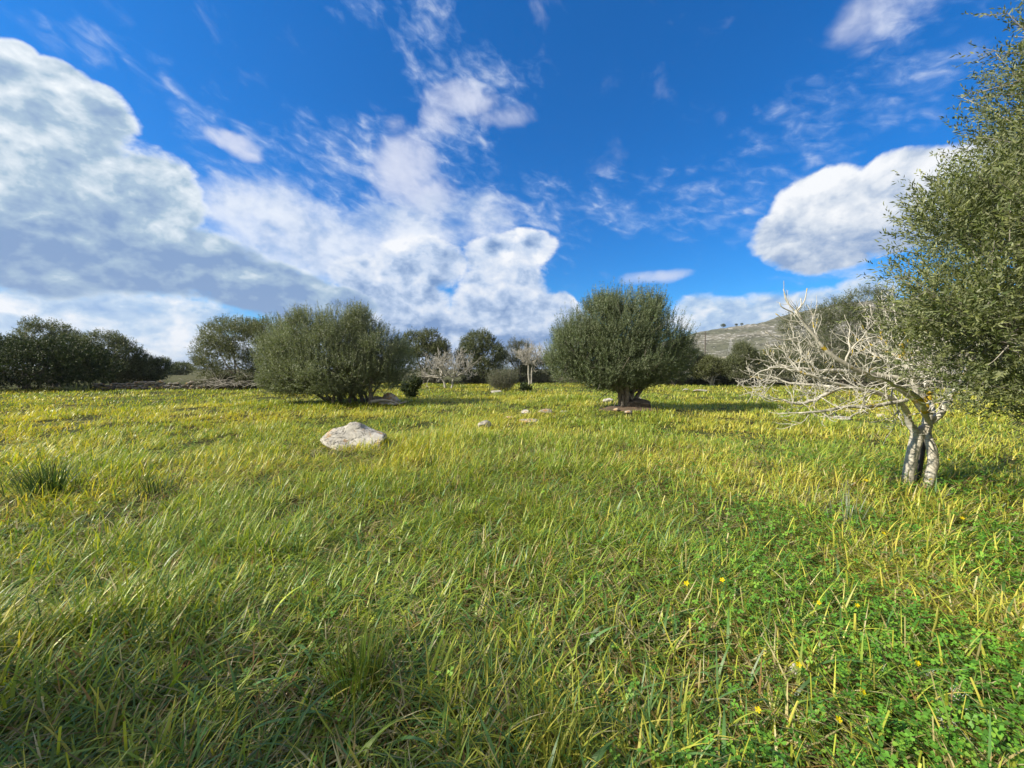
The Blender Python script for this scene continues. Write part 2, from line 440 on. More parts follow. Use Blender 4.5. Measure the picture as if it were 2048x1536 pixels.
# ---------------------------------------------------------------- hills
def hill(name, prof, Y, depth, mat, rough, seed, nx=260, ny=60):
    """prof: (column, row) points of the ridge line as seen from the field"""
    pxs = np.array([p[0] for p in prof], float); zs = np.array([EYE + (HOR - p[1]) / F * Y for p in prof])
    X0 = (pxs - 1024) / F * Y
    xs = np.linspace(X0[0], X0[-1], nx); t = np.linspace(-1, 1.0, ny)
    top = np.interp(xs, X0, zs)
    V = []
    for tt in t:
        y = Y + tt * depth
        s = math.cos(tt * math.pi / 2) ** 0.9 if abs(tt) < 1 else 0.0
        h = top * s
        h = h + s * (1 - s * 0.85) * rough * (fbm(xs / 40, np.full(nx, y / 40), seed, 5) - 0.5) * top / max(top.max(), 1) * 2
        V.append(np.stack([xs * (1 + tt * depth / Y * 0.3), np.full(nx, y), np.maximum(h, -1) - 1.5], -1))
    V = np.array(V)
    V[:, :, 2] += (fbm(V[:, :, 0] / 6, V[:, :, 1] / 6, seed + 4, 3) - 0.5) * rough * 0.06
    i = np.arange(nx - 1)[None, :] + nx * np.arange(ny - 1)[:, None]
    q = np.stack([i, i + 1, i + nx + 1, i + nx], -1).reshape(-1, 4)
    g = Geo(); g.add(V.reshape(-1, 3), quads=q)
    return tag(g.build(name, mat), kind='structure')
hill('hill', [(1100, 740), (1200, 718), (1300, 690), (1390, 666), (1440, 658), (1480, 652), (1530, 640), (1580, 630), (1640, 618), (1720, 610), (1800, 604), (1900, 600), (2050, 604), (2300, 630), (2700, 740)],
     620, 330, hillmat('hill_scrub', (0.12, 0.125, 0.085), (0.20, 0.19, 0.15), (0.46, 0.45, 0.42), 0.56, 0.02), 55, 4)
hill('hill', [(1280, 742), (1360, 722), (1420, 712), (1470, 706), (1540, 690), (1600, 682), (1700, 676), (1900, 700), (2100, 740)],
     210, 90, hillmat('rocky_knoll', (0.11, 0.115, 0.06), (0.24, 0.22, 0.15), (0.58, 0.54, 0.46), 0.53, 0.05), 14, 9)
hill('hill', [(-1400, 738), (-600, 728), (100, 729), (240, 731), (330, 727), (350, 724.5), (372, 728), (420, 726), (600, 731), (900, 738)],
     6500, 1500, hillmat('far_hill_haze_blue', (0.16, 0.22, 0.32), (0.18, 0.24, 0.33), (0.20, 0.26, 0.34), 0.7, 0.002), 30, 2)  # blue of distant haze is put into the base colours

# ---------------------------------------------------------------- tubes
def tube(g, pts, rad, sides=6, col=(1, 1, 1), cap=True):
    pts = np.asarray(pts, float); rad = np.broadcast_to(np.asarray(rad, float), (len(pts),))
    d = np.gradient(pts, axis=0); d = unit(d)
    ref = np.array([0, 0, 1.0]) if abs(d[0][2]) < 0.9 else np.array([1.0, 0, 0])
    u = unit(np.cross(d[0], ref)); V = []
    a = np.arange(sides) / sides * 2 * math.pi
    for i in range(len(pts)):
        u = unit(u - d[i] * np.dot(u, d[i])); w = np.cross(d[i], u)
        V.append(pts[i] + rad[i] * (np.cos(a)[:, None] * u + np.sin(a)[:, None] * w))
    V = np.concatenate(V); q = []
    n = len(pts)
    i = np.arange(sides)[None, :]; j = np.arange(n - 1)[:, None]
    q = np.stack([j * sides + i, j * sides + (i + 1) % sides, (j + 1) * sides + (i + 1) % sides, (j + 1) * sides + i], -1).reshape(-1, 4)
    tr = []
    if cap:
        V = np.concatenate([V, pts[-1:] + d[-1:] * rad[-1] * 0.5]); c = len(V) - 1
        tr = [((n - 1) * sides + k, (n - 1) * sides + (k + 1) % sides, c) for k in range(sides)]
    g.add(V, tris=tr, quads=q, col=col)

def smoothline(pts, n=10, jit=0.0, rs=None):
    pts = np.asarray(pts, float); k = len(pts)
    t = np.linspace(0, k - 1, n); out = []
    P = np.concatenate([[2 * pts[0] - pts[1]], pts, [2 * pts[-1] - pts[-2]]])
    for s in t:
        i = min(int(s), k - 2); f = s - i
        p0, p1, p2, p3 = P[i], P[i + 1], P[i + 2], P[i + 3]
        out.append(0.5 * ((2 * p1) + (-p0 + p2) * f + (2 * p0 - 5 * p1 + 4 * p2 - p3) * f * f + (-p0 + 3 * p1 - 3 * p2 + p3) * f ** 3))
    out = np.array(out)
    if jit and rs is not None: out[1:-1] += rs.normal(0, jit, (len(out) - 2, 3))
    return out

# ---------------------------------------------------------------- stones
def ico(sub):
    import bmesh
    bm = bmesh.new(); bmesh.ops.create_icosphere(bm, subdivisions=sub, radius=1.0)
    v = np.array([x.co[:] for x in bm.verts]); f = np.array([[w.index for w in p.verts] for p in bm.faces]); bm.free()
    return v, f
ICO4 = ico(5); ICO3 = ico(4); ICO2 = ico(2)
def rock_verts(base, size, seed, cuts=9, rough=0.06, flat=0.0):
    rs = rnd(seed); v = base.copy()
    for _ in range(cuts):
        n = unit(rs.normal(0, 1, 3)); d = rs.uniform(0.55, 0.85)
        k = v @ n; over = k > d; v[over] -= np.outer(k[over] - d, n) * 0.93
    nn = noise3(v * 2.1 + seed, seed) - 0.5; n2 = noise3(v * 7 + seed, seed + 3) - 0.5; n3 = noise3(v * 19, seed + 6) - 0.5
    v = v * (1 + rough * (2.4 * nn + 1.2 * n2 + 0.6 * n3))[:, None]
    return v * np.asarray(size)
def rock(name, loc, size, seed, label, mat=None, group=None, rot=0.0, tilt=(0, 0), base=None, cuts=9, rough=0.06, cat='rock'):
    b = base or ICO3
    v = rock_verts(b[0], size, seed, cuts, rough)
    g = Geo(); g.add(v, tris=b[1]); o = g.build(name, mat or M_STONE)
    o.location = loc; o.rotation_euler = (tilt[0], tilt[1], rot)
    return tag(o, label, cat, group)

# ---------------------------------------------------------------- foliage
def leaf_shoots(g, starts, dirs, length, nleaf, ll, lw, cols, rs, spread=0.75, curve=0.25, fold=0.0):
    """shoots that carry alternating leaves; one diamond quad per leaf (vectorised)"""
    N = len(starts)
    L = length * rs.uniform(0.6, 1.25, (N, 1, 1))
    t = (np.arange(nleaf) + rs.uniform(0, 1, (N, nleaf)))[..., None] / nleaf
    up = np.array([0, 0, 1.0])
    d = unit(dirs)[:, None, :]
    pos = starts[:, None, :] + d * L * t + up * curve * L * t * t
    tang = unit(d + up * curve * 2 * t)
    rv = rs.normal(0, 1, (N, nleaf, 3)); side = unit(np.cross(tang, rv))
    ld = unit(tang * rs.uniform(0.35, 1.0, (N, nleaf, 1)) + side * spread)
    w = unit(np.cross(ld, rs.normal(0, 1, (N, nleaf, 3)))) 
    l = ll * rs.uniform(0.6, 1.2, (N, nleaf, 1)); ww = lw * rs.uniform(0.7, 1.2, (N, nleaf, 1)) * 0.5
    a = pos; c = pos + ld * l; m = pos + ld * l * 0.45
    V = np.stack([a, m + w * ww, c, m - w * ww], 2).reshape(-1, 3)
    q = np.arange(N * nleaf * 4).reshape(-1, 4)
    cc = cols[:, None, :] * rs.uniform(0.75, 1.3, (N, nleaf, 1))
    cc = np.repeat(cc.reshape(-1, 3), 4, 0)
    g.add(V, quads=q, col=cc)

def crown_points(lobes, n, rs, rmin=0.6, rmax=1.0, bottom=None):
    L = np.array(lobes, float)                      # cx cy cz rx ry rz
    area = (L[:, 3] * L[:, 4] + L[:, 3] * L[:, 5] + L[:, 4] * L[:, 5])
    k = rs.choice(len(L), n * 2, p=area / area.sum())
    d = unit(rs.normal(0, 1, (n * 2, 3)))
    r = (rs.uniform(rmin ** 2, rmax ** 2, n * 2) ** 0.5)[:, None]
    p = L[k, :3] + d * r * L[k, 3:6]
    inside = np.zeros(n * 2, bool)
    for j in range(len(L)):
        q = (((p - L[j, :3]) / L[j, 3:6]) ** 2).sum(1)
        inside |= (q < rmin ** 2 * 0.8) & (k != j)
    keep = ~inside
    p, d, k = p[keep][:n], d[keep][:n], k[keep][:n]
    nrm = unit(d / L[k, 3:6])
    return p, nrm, k

def lobes_px(base, Y, ls, squash=1.0):
    """lobes given in photograph columns / rows at depth Y -> metres relative to the base"""
    out = []
    for (px, py, rx, ry, *dy) in ls:
        dd = dy[0] if dy else 0.0
        Yc = Y + dd
        c = at(px, Yc, py) - base; rx_ = rx / F * Yc; rz_ = ry / F * Yc
        out.append((c[0], dd, c[2], rx_, (rx_ * 0.6 + rz_ * 0.4) * squash, rz_))
    return out

def sublobes(lobes, rs, n=10, k=0.42):
    out = list(lobes)
    for (x, y, z, a, b, c) in lobes:
        for _ in range(n):
            d = unit(rs.normal(0, 1, 3)); d[2] = abs(d[2]) * 0.9 if rs.random() < .7 else d[2]
            s = k * rs.uniform(0.6, 1.15); e = 0.74
            out.append((x + d[0] * a * e, y + d[1] * b * e, z + d[2] * c * e, a * s, b * s, c * s))
    return out

def pal(rs, n, cols, var=0.15):
    c = np.array(cols)[rs.integers(0, len(cols), n)]
    return c * (1 + rs.normal(0, var, (n, 1)))

OLIVE_C = [(0.095, 0.115, 0.045), (0.120, 0.140, 0.058), (0.075, 0.095, 0.034), (0.150, 0.165, 0.080)]
def stems(g, base_r, lobes, rs, n=5, spread=0.18, col=(1, 1, 1), sides=7, twist=0.12, r_end=0.015, start=None, upto=0.75):
    """trunk stems from the foot up into the lobes, forking once"""
    L = np.array(lobes)
    order = np.argsort(-L[:, 3] * L[:, 5])
    for i in range(n):
        c = L[order[i % len(L)]]
        tgt = c[:3] + unit(rs.normal(0, 1, 3)) * c[3:6] * 0.45 * np.array([1, 1, .6])
        f = np.array([rs.normal(0, spread), rs.normal(0, spread), -0.08]) if start is None else np.array(start) + rs.normal(0, spread, 3) * [1, 1, 0]
        h = tgt[2]
        p1 = f + np.array([(tgt[0] - f[0]) * 0.18, (tgt[1] - f[1]) * 0.18, h * 0.32]) + rs.normal(0, twist, 3) * [1, 1, .3]
        p2 = f + (tgt - f) * [0.55, 0.55, 0.66] + rs.normal(0, twist, 3)
        pts = smoothline([f, p1, p2, f + (tgt - f) * 1.0], 10, 0.01, rs)
        r = base_r * rs.uniform(0.55, 1.0)
        tube(g, pts, np.linspace(1, 0.16, 10) ** 1.1 * r + r_end * 0.3, sides, col)
        for b in range(3):
            s = pts[rs.integers(4, 8)]; e = s + unit(rs.normal(0, 1, 3) + [0, 0, .9]) * rs.uniform(.5, 1.0) * c[3]
            tube(g, smoothline([s, (s + e) / 2 + rs.normal(0, .06, 3), e], 6), np.linspace(r * 0.3, 0.008, 6), 5, col)

def make_tree(name, px, Y, lobes, label, cat, seed, n, slen, nleaf, ll, lw, cols, mat=None, bark=None, base_px_z=None, group=None,
              up=0.8, out=1.0, curve=0.25, rmin=0.55, sub=0, subk=0.42, trunk_r=0.12, nst=5, stspread=0.15, rand=0.35, twigs=0, start=None, spread=0.75, squash=1.0, spikes=0):
    rs = rnd(seed)
    base = at(px, Y)
    L0 = lobes_px(base, Y, lobes, squash)
    L = sublobes(L0, rs, sub, subk) if sub else L0
    root = empty(name, base, label, cat, group)
    gt = Geo(); stems(gt, trunk_r, L0, rs, nst, stspread, start=start)
    gt.build('trunk', bark or M_BARK, root)
    g = Geo()
    p, nr, k = crown_points(L, n, rs, rmin, 1.0)
    ok = p[:, 2] > 0.05; p, nr, k = p[ok], nr[ok], k[ok]
    d = unit(nr * out + np.array([0, 0, 1.0]) * up + rs.normal(0, rand, p.shape))
    lobevar = rs.uniform(0.8, 1.25, len(L))
    c = pal(rs, len(p), cols) * lobevar[k][:, None]
    leaf_shoots(g, p - d * slen * 0.45, d, slen, nleaf, ll, lw, c, rs, curve=curve, spread=spread)
    if spikes:                                    # long young shoots that stand out of the outline
        ps, ns, ks = crown_points(L0, spikes, rs, 0.86, 1.0)
        okk = (ps[:, 2] > 1.2) & (ns[:, 2] > -.1); ps, ns = ps[okk], ns[okk]
        ds = unit(ns * .45 + np.array([0, 0, 1.0]) + rs.normal(0, .16, ps.shape))
        leaf_shoots(g, ps - ds * .1, ds, slen * 1.35, int(nleaf * 1.3), ll, lw, pal(rs, len(ps), cols) * 1.1, rs, curve=.05, spread=spread * .8)
    g.build('crown', mat or M_OLIVE, root)
    if twigs:
        gw = Geo(); idx = rs.choice(len(p), min(twigs, len(p)), replace=False)
        for i in idx:
            s = p[i] - d[i] * slen * 1.3; e = p[i] + d[i] * slen * 0.5
            tube(gw, smoothline([s, (s + e) / 2 + rs.normal(0, .02, 3), e], 4), np.array([.007, .005, .004, .002]) * (1 + Y * .03), 3)
        tag(gw.build('twigs', M_TWIG, root), kind='stuff')
    return root

NEARBG = dict(sub=9, up=0.5, rand=0.6, curve=0.1)
# the two olives in the field
make_tree('olive_shrub', 697, 16.3,
    [(640, 702, 100, 78), (700, 680, 70, 66, .3), (762, 716, 56, 60), (580, 728, 60, 64), (800, 732, 34, 50, .4), (650, 742, 120, 50, -.5), (740, 750, 70, 42, -.2), (565, 762, 46, 38), (716, 640, 26, 30), (610, 660, 44, 40), (540, 705, 30, 40), (600, 772, 66, 24), (680, 780, 60, 20, -.3), (700, 730, 80, 50)],
    'broad grey-green wild olive shrub left of centre with foliage down to the grass', 'tree', 11,
    19000, 0.36, 22, 0.070, 0.017, [(0.142, 0.170, 0.098), (0.175, 0.205, 0.125), (0.109, 0.139, 0.073), (0.218, 0.246, 0.176)], up=0.55, rmin=0.28, trunk_r=0.10, nst=12, stspread=0.55, twigs=500, rand=0.38, sub=7, subk=.36, spikes=900)
make_tree('olive_tree', 1256, 14.0,
    [(1240, 655, 92, 74), (1165, 700, 66, 58), (1318, 690, 62, 70), (1245, 720, 114, 50), (1122, 722, 34, 46), (1362, 714, 28, 50, .2), (1215, 748, 86, 32), (1285, 740, 80, 36), (1150, 680, 44, 56), (1290, 620, 44, 36), (1205, 622, 40, 34), (1245, 680, 70, 60), (1225, 764, 74, 20), (1290, 756, 56, 22), (1250, 770, 50, 16, .3)],
    'rounded olive tree right of centre standing on a mound of bare brown soil', 'tree', 12,
    19000, 0.34, 22, 0.064, 0.0155, [(0.123, 0.165, 0.085), (0.154, 0.199, 0.104), (0.092, 0.132, 0.064), (0.185, 0.226, 0.143)], up=0.75, rmin=0.25, trunk_r=0.085, nst=13, stspread=0.17, twigs=500, rand=0.36, sub=7, subk=.34, spikes=1100)
# the tree that fills the right edge
def near_olive():
    rs = rnd(5); base = at(1024 + 6.75 / 3.55 * F, 3.55)
    base = np.array([6.75, 3.6, float(gz(6.75, 3.6))])
    root = empty('olive_tree', base, 'tall wild olive reaching in from the right edge in front of the bare tree', 'tree')
    L0 = [(0, 0, 3.0, 2.0, 1.8, 2.2), (-1.85, -.1, 2.45, 1.30, 1.1, 1.25), (-1.15, .1, 3.6, 1.15, 1.2, 1.15), (-2.35, -.15, 1.75, .85, .8, .75), (-.3, .2, 4.4, 1.2, 1.3, 1.0), (-1.2, -.2, 1.5, 1.1, .9, .7), (-1.7, -.5, 1.15, .9, .6, .45), (-.6, -.3, 1.0, 1.0, .8, .5), (-1.3, -.7, .95, .8, .6, .35), (-.9, .1, 4.5, .95, 1.1, .9), (-.5, .0, 5.2, .8, .9, .6), (0.9, 2.0, 2.8, 1.4, 1.4, 1.8)]
    gt = Geo(); stems(gt, 0.13, L0, rs, 9, 0.16); gt.build('trunk', M_BARK, root)
    gb = Geo(); g = Geo()
    # long whippy branches running out to the left, each carrying shoots
    starts = []; dirs = []
    p, nr, k = crown_points(L0, 300, rs, 0.3, 0.75)
    for i in range(len(p)):
        s = p[i] - nr[i] * 0.5; dd = unit(nr[i] + np.array([-0.4, 0, 0.35]) + rs.normal(0, .3, 3))
        ln = rs.uniform(0.6, 1.15); e = s + dd * ln + np.array([0, 0, 0.10])
        pts = smoothline([s, s + dd * ln * .5 + rs.normal(0, .04, 3), e], 7)
        tube(gb, pts, np.linspace(0.011, 0.0025, 7), 4)
        for _ in range(14):
            j = rs.integers(1, 7); q = pts[j]
            d2 = unit(dd + rs.normal(0, 0.75, 3) + [0, 0, .25])
            tube(gb, [q, q + d2 * .15], [0.0025, .0015], 3, cap=False)
            starts.append(q); dirs.append(d2)
    p3, n3, k3 = crown_points(L0, 150, rs, 0.7, 0.95)
    for i in range(len(p3)):                      # bare whips, paler than the other branches
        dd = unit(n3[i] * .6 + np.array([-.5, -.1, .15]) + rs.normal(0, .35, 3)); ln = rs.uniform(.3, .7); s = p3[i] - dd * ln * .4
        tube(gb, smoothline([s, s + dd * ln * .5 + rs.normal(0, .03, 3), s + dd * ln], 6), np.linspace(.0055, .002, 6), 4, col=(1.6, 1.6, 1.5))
    p2, n2, k2 = crown_points(sublobes(L0, rs, 7, .36), 18500, rs, 0.45, 1.0)
    clump = rs.uniform(.78, 1.28, len(L0) * 8)
    d2 = unit(n2 + np.array([-0.1, 0, 0.55]) + rs.normal(0, .42, p2.shape))
    st = np.concatenate([np.array(starts), p2 - d2 * .12]); dr = np.concatenate([np.array(dirs), d2])
    leaf_shoots(g, st, dr, 0.28, 16, 0.052, 0.0130, pal(rs, len(st), [(0.121, 0.155, 0.046), (0.155, 0.184, 0.052), (0.092, 0.127, 0.040), (0.207, 0.230, 0.081)]), rs, curve=0.15, spread=0.55)
    gb.build('branches', M_TWIG, root); g.build('crown', M_OLIVE, root)
near_olive()
# tree behind the photographer's left shoulder: its shade lies over the lower left of the field
def shade_tree(x, y, lobes, seed, label, n=5200):
    rs = rnd(seed); base = np.array([x, y, float(gz(x, y))])
    root = empty('olive_tree', base, label, 'tree')
    gt = Geo(); stems(gt, 0.14, lobes, rs, 7, 0.15); gt.build('trunk', M_BARK, root)
    g = Geo(); p, nr, k = crown_points(lobes, n, rs, 0.4, 1.0)
    d = unit(nr + np.array([0, 0, .8]) + rs.normal(0, .35, p.shape))
    leaf_shoots(g, p - d * .2, d, 0.45, 16, 0.10, 0.035, pal(rs, len(p), OLIVE_C), rs)
    g.build('crown', M_OLIVE, root)
shade_tree(-6.4, -0.9, [(0, 0, 3.1, 2.6, 2.0, 1.5), (1.8, -1.0, 3.4, 1.8, 1.5, 1.2), (-1.6, .1, 2.9, 2.0, 1.7, 1.4), (3.0, -2.0, 3.1, 1.6, 1.5, 1.1), (-2.6, .0, 2.3, 1.6, 1.5, 1.2), (1.5, -2.6, 2.6, 1.6, 1.5, 1.2)], 31, 'spreading olive tree standing behind the camera whose shade falls on the near grass')

# left group of dark trees
DARK = [(0.038, 0.060, 0.020), (0.050, 0.076, 0.024), (0.030, 0.050, 0.018), (0.068, 0.090, 0.032)]
HOLM = [(0.081, 0.098, 0.037), (0.103, 0.121, 0.048), (0.063, 0.081, 0.030)]
GREYG = [(0.118, 0.129, 0.065), (0.146, 0.157, 0.084), (0.095, 0.112, 0.050)]
YELG = [(0.10, 0.12, 0.035), (0.12, 0.13, 0.045), (0.085, 0.105, 0.03)]
G_ = 'trees along the far edge of the field'
make_tree('carob_tree', 60, 27, [(20, 722, 90, 50), (110, 722, 80, 52), (60, 735, 130, 42, -.6), (175, 735, 50, 46), (-60, 725, 80, 52), (-10, 705, 50, 32)],
    'wide glossy dark-green carob at the left edge with leaves down to the grass', 'tree', 41, 8840, 0.30, 14, 0.101, 0.054, DARK, mat=M_BROAD, group=G_, **{**NEARBG, 'subk': .34})
make_tree('oak_tree', 105, 33, [(95, 672, 48, 34), (140, 690, 36, 30), (100, 710, 70, 50)],
    'domed grey-green oak rising behind the glossy dark carob', 'tree', 42, 4420, 0.4, 12, 0.109, 0.043, HOLM, mat=M_OLIVE, group=G_, **NEARBG)
make_tree('oak_tree', 225, 33, [(212, 696, 40, 36), (245, 712, 40, 34), (225, 735, 70, 34), (180, 740, 30, 30)],
    'round-topped dark tree just right of the carob, behind the start of the stone wall', 'tree', 43, 5100, 0.4, 12, 0.109, 0.043, HOLM[:1] + DARK[3:], mat=M_OLIVE, group=G_, **NEARBG)
make_tree('oak_tree', 300, 34, [(290, 738, 34, 28), (318, 738, 22, 26), (265, 748, 50, 24)],
    'low dark tree at the right end of the left-hand group', 'tree', 44, 3230, 0.4, 12, 0.101, 0.043, DARK[1:], mat=M_OLIVE, group=G_, **NEARBG)
make_tree('oak_tree', 362, 95, [(362, 738, 22, 13), (348, 742, 16, 10)],
    'tiny dark tree far off in the gap between the left trees and the stone wall', 'tree', 45, 1190, 0.7, 8, 0.234, 0.144, DARK[1:], group=G_, trunk_r=.15, nst=2)
make_tree('wild_olive_tree', 480, 30, [(470, 672, 62, 40), (430, 705, 40, 46), (500, 690, 60, 52), (470, 725, 70, 40), (545, 665, 40, 34), (410, 735, 26, 24), (590, 690, 50, 50)],
    'big billowing grey-green tree behind the stone wall, left of the olive shrub', 'tree', 46, 8840, 0.42, 13, 0.094, 0.036, GREYG[1:] + HOLM[:2], mat=M_OLIVE, group=G_, **{**NEARBG, 'subk': .36})
make_tree('oak_tree', 848, 38, [(835, 690, 32, 28), (862, 682, 22, 24), (850, 715, 50, 34), (880, 702, 22, 24)],
    'dark oak whose top shows just right of the olive shrub', 'tree', 47, 4080, 0.45, 12, 0.117, 0.050, HOLM, group=G_, **NEARBG)
make_tree('oak_tree', 965, 39, [(958, 690, 36, 30), (975, 710, 38, 36), (940, 718, 30, 36), (960, 738, 46, 28)],
    'rounded green tree between the two far leafless trees', 'tree', 48, 5100, 0.45, 12, 0.117, 0.050, [(0.085, 0.105, 0.045), (0.07, 0.09, 0.038)], group=G_, **NEARBG)
make_tree('wild_pear_tree', 1035, 42, [(1028, 706, 20, 26), (1045, 700, 16, 22), (1030, 735, 40, 28)],
    'thin brownish tree right behind the rounded green tree', 'tree', 49, 2890, 0.5, 10, 0.101, 0.036, [(0.11, 0.10, 0.06), (0.08, 0.085, 0.05), (0.05, 0.065, 0.035)], group=G_, **NEARBG)
make_tree('oak_tree', 1100, 44, [(1085, 738, 40, 22), (1130, 732, 50, 26), (1060, 742, 30, 18)],
    'low dark thicket tree partly hidden by the left side of the round olive', 'tree', 50, 3060, 0.45, 12, 0.117, 0.050, DARK[1:], group=G_, **NEARBG)
make_tree('wild_olive_tree', 1350, 36, [(1350, 718, 34, 26), (1380, 722, 28, 24), (1330, 735, 40, 28)],
    'blue-grey bush close behind the right side of the round olive', 'tree', 51, 4080, 0.42, 12, 0.109, 0.036, [(0.075, 0.095, 0.065), (0.09, 0.11, 0.075)], group=G_, **NEARBG)
make_tree('mastic_shrub', 1425, 35, [(1420, 732, 28, 20), (1400, 742, 20, 16), (1445, 738, 14, 14)],
    'yellowish-green round bush on a pale stem below the utility pole', 'shrub', 52, 3060, 0.4, 12, 0.101, 0.036, YELG, bark=M_DEAD, group=G_, **NEARBG)
make_tree('wild_olive_tree', 1482, 34, [(1485, 712, 24, 28), (1470, 735, 26, 24), (1500, 728, 20, 28)],
    'dark slender tree with pale stems left of the bare pale tree\'s twigs', 'tree', 53, 3740, 0.42, 12, 0.094, 0.032, HOLM, bark=M_DEAD, group=G_, **NEARBG)
make_tree('wild_olive_tree', 1545, 40, [(1540, 722, 32, 26), (1570, 735, 40, 26)],
    'low dark-green bush behind the outermost twigs of the bare pale tree', 'shrub', 54, 2890, 0.45, 12, 0.109, 0.043, HOLM, group=G_, **NEARBG)
make_tree('wild_olive_tree', 1690, 30, [(1612, 655, 50, 46), (1725, 612, 52, 40), (1670, 622, 34, 30), (1690, 665, 66, 54), (1640, 705, 80, 44), (1750, 690, 60, 60), (1780, 640, 40, 40), (1850, 690, 70, 60), (1700, 735, 110, 30)],
    'tall dark tree behind the bare pale tree, with grey leafless twigs in its top', 'tree', 55, 11560, 0.42, 13, 0.094, 0.032, HOLM + [(0.065, 0.085, 0.035)], group=G_, **{**NEARBG, 'subk': .33}, twigs=900)
make_tree('wild_olive_tree', 2040, 33, [(2040, 690, 90, 60), (1960, 710, 60, 50), (2120, 700, 60, 60)],
    'dark tree at the right edge glimpsed through the near olive', 'tree', 56, 5100, 0.42, 12, 0.109, 0.036, HOLM, group=G_, **NEARBG)

# thickets of brambles closing the field
def thicket(px0, px1, Y, top, seed, label, cols, n=2600):
    c = (px0 + px1) / 2; rs = rnd(seed)
    ls = []
    k = max(3, int((px1 - px0) / 26))
    for i in range(k):
        x = px0 + (i + .5) / k * (px1 - px0); t = top + rs.uniform(-6, 10)
        ls.append((x, (t + 776) / 2, 22, (772 - t) / 2, rs.uniform(-.8, .8)))
    return make_tree('bramble_thicket', c, Y, ls, label, 'thicket', seed, n, 0.35, 10, 0.10, 0.045, cols, sub=3, up=.3, rand=.8, twigs=500, trunk_r=.03, nst=8, stspread=1.0, group='bramble thickets at the far edge')
BR = [(0.05, 0.055, 0.03), (0.07, 0.065, 0.04), (0.035, 0.045, 0.022), (0.10, 0.085, 0.055)]
thicket(1320, 1450, 36, 752, 61, 'tangled brown-green brambles between the round olive and the yellowish bush', BR)
thicket(1450, 1600, 36, 748, 62, 'dark brambles under the slender tree beside the bare pale tree', BR)
thicket(1600, 1900, 35, 744, 63, 'long dark bramble bank behind the bare pale tree\'s trunks', BR, 3600)
thicket(820, 960, 40, 752, 64, 'dark brambles behind the left far leafless tree', BR)
thicket(960, 1200, 42, 752, 65, 'low dark brambles behind the right far leafless tree', BR, 3200)
thicket(400, 560, 28.5, 752, 66, 'scrubby growth and cut twigs against the stone wall', [(0.08, 0.085, 0.05), (0.13, 0.12, 0.09), (0.06, 0.07, 0.04)])
thicket(1900, 2100, 34, 745, 67, 'brambles at the far right seen below the near olive', BR)

# small shrubs in the field
make_tree('olive_shrub', 1008, 26.5, [(1005, 762, 26, 18), (1018, 755, 22, 16), (990, 758, 18, 16)],
    'small upright grey shrub in the middle of the field before the far trees', 'shrub', 71, 1100, 0.5, 16, 0.06, 0.02, [(0.085, 0.095, 0.065), (0.11, 0.12, 0.085), (0.06, 0.07, 0.04)], up=1.3, trunk_r=.03, nst=8, stspread=.3, rand=.25, twigs=200)
make_tree('carob_shrub', 1050, 25.5, [(1048, 775, 10, 6), (1056, 778, 8, 5)], 'tiny dark bush at the right foot of the small grey shrub', 'shrub', 72, 200, 0.25, 10, 0.09, 0.05, DARK[1:], mat=M_BROAD, trunk_r=.02, nst=3, stspread=.1)
make_tree('carob_shrub', 824, 19.5, [(822, 786, 13, 11), (832, 768, 9, 12), (812, 778, 9, 9)], 'small dark bush beside the right end of the broad olive shrub', 'shrub', 73, 520, 0.3, 12, 0.09, 0.045, DARK[1:] + HOLM[:1], mat=M_BROAD, trunk_r=.03, nst=4, stspread=.12, sub=4, subk=.5, rand=.7)

def haze():
    m = bpy.data.materials.new('haze'); m.use_nodes = True; nt = m.node_tree; nt.nodes.clear()
    out = nt.nodes.new('ShaderNodeOutputMaterial'); v = nt.nodes.new('ShaderNodeVolumePrincipled')
    v.inputs['Color'].default_value = (0.80, 0.88, 1.0, 1); v.inputs['Density'].default_value = HAZE; v.inputs['Anisotropy'].default_value = 0.2
    nt.links.new(v.outputs[0], out.inputs['Volume'])
    g = Geo(); a = 9500.0; z0, z1 = -6.0, 140.0
    V = [(x, y, z) for z in (z0, z1) for y in (-a, a) for x in (-a, a)]
    g.add(V, quads=[(0, 2, 3, 1), (4, 5, 7, 6), (0, 1, 5, 4), (2, 6, 7, 3), (0, 4, 6, 2), (1, 3, 7, 5)])
    tag(g.build('haze', m, smooth=False), kind='stuff')
HAZE = 0.00014
if HAZE: haze()
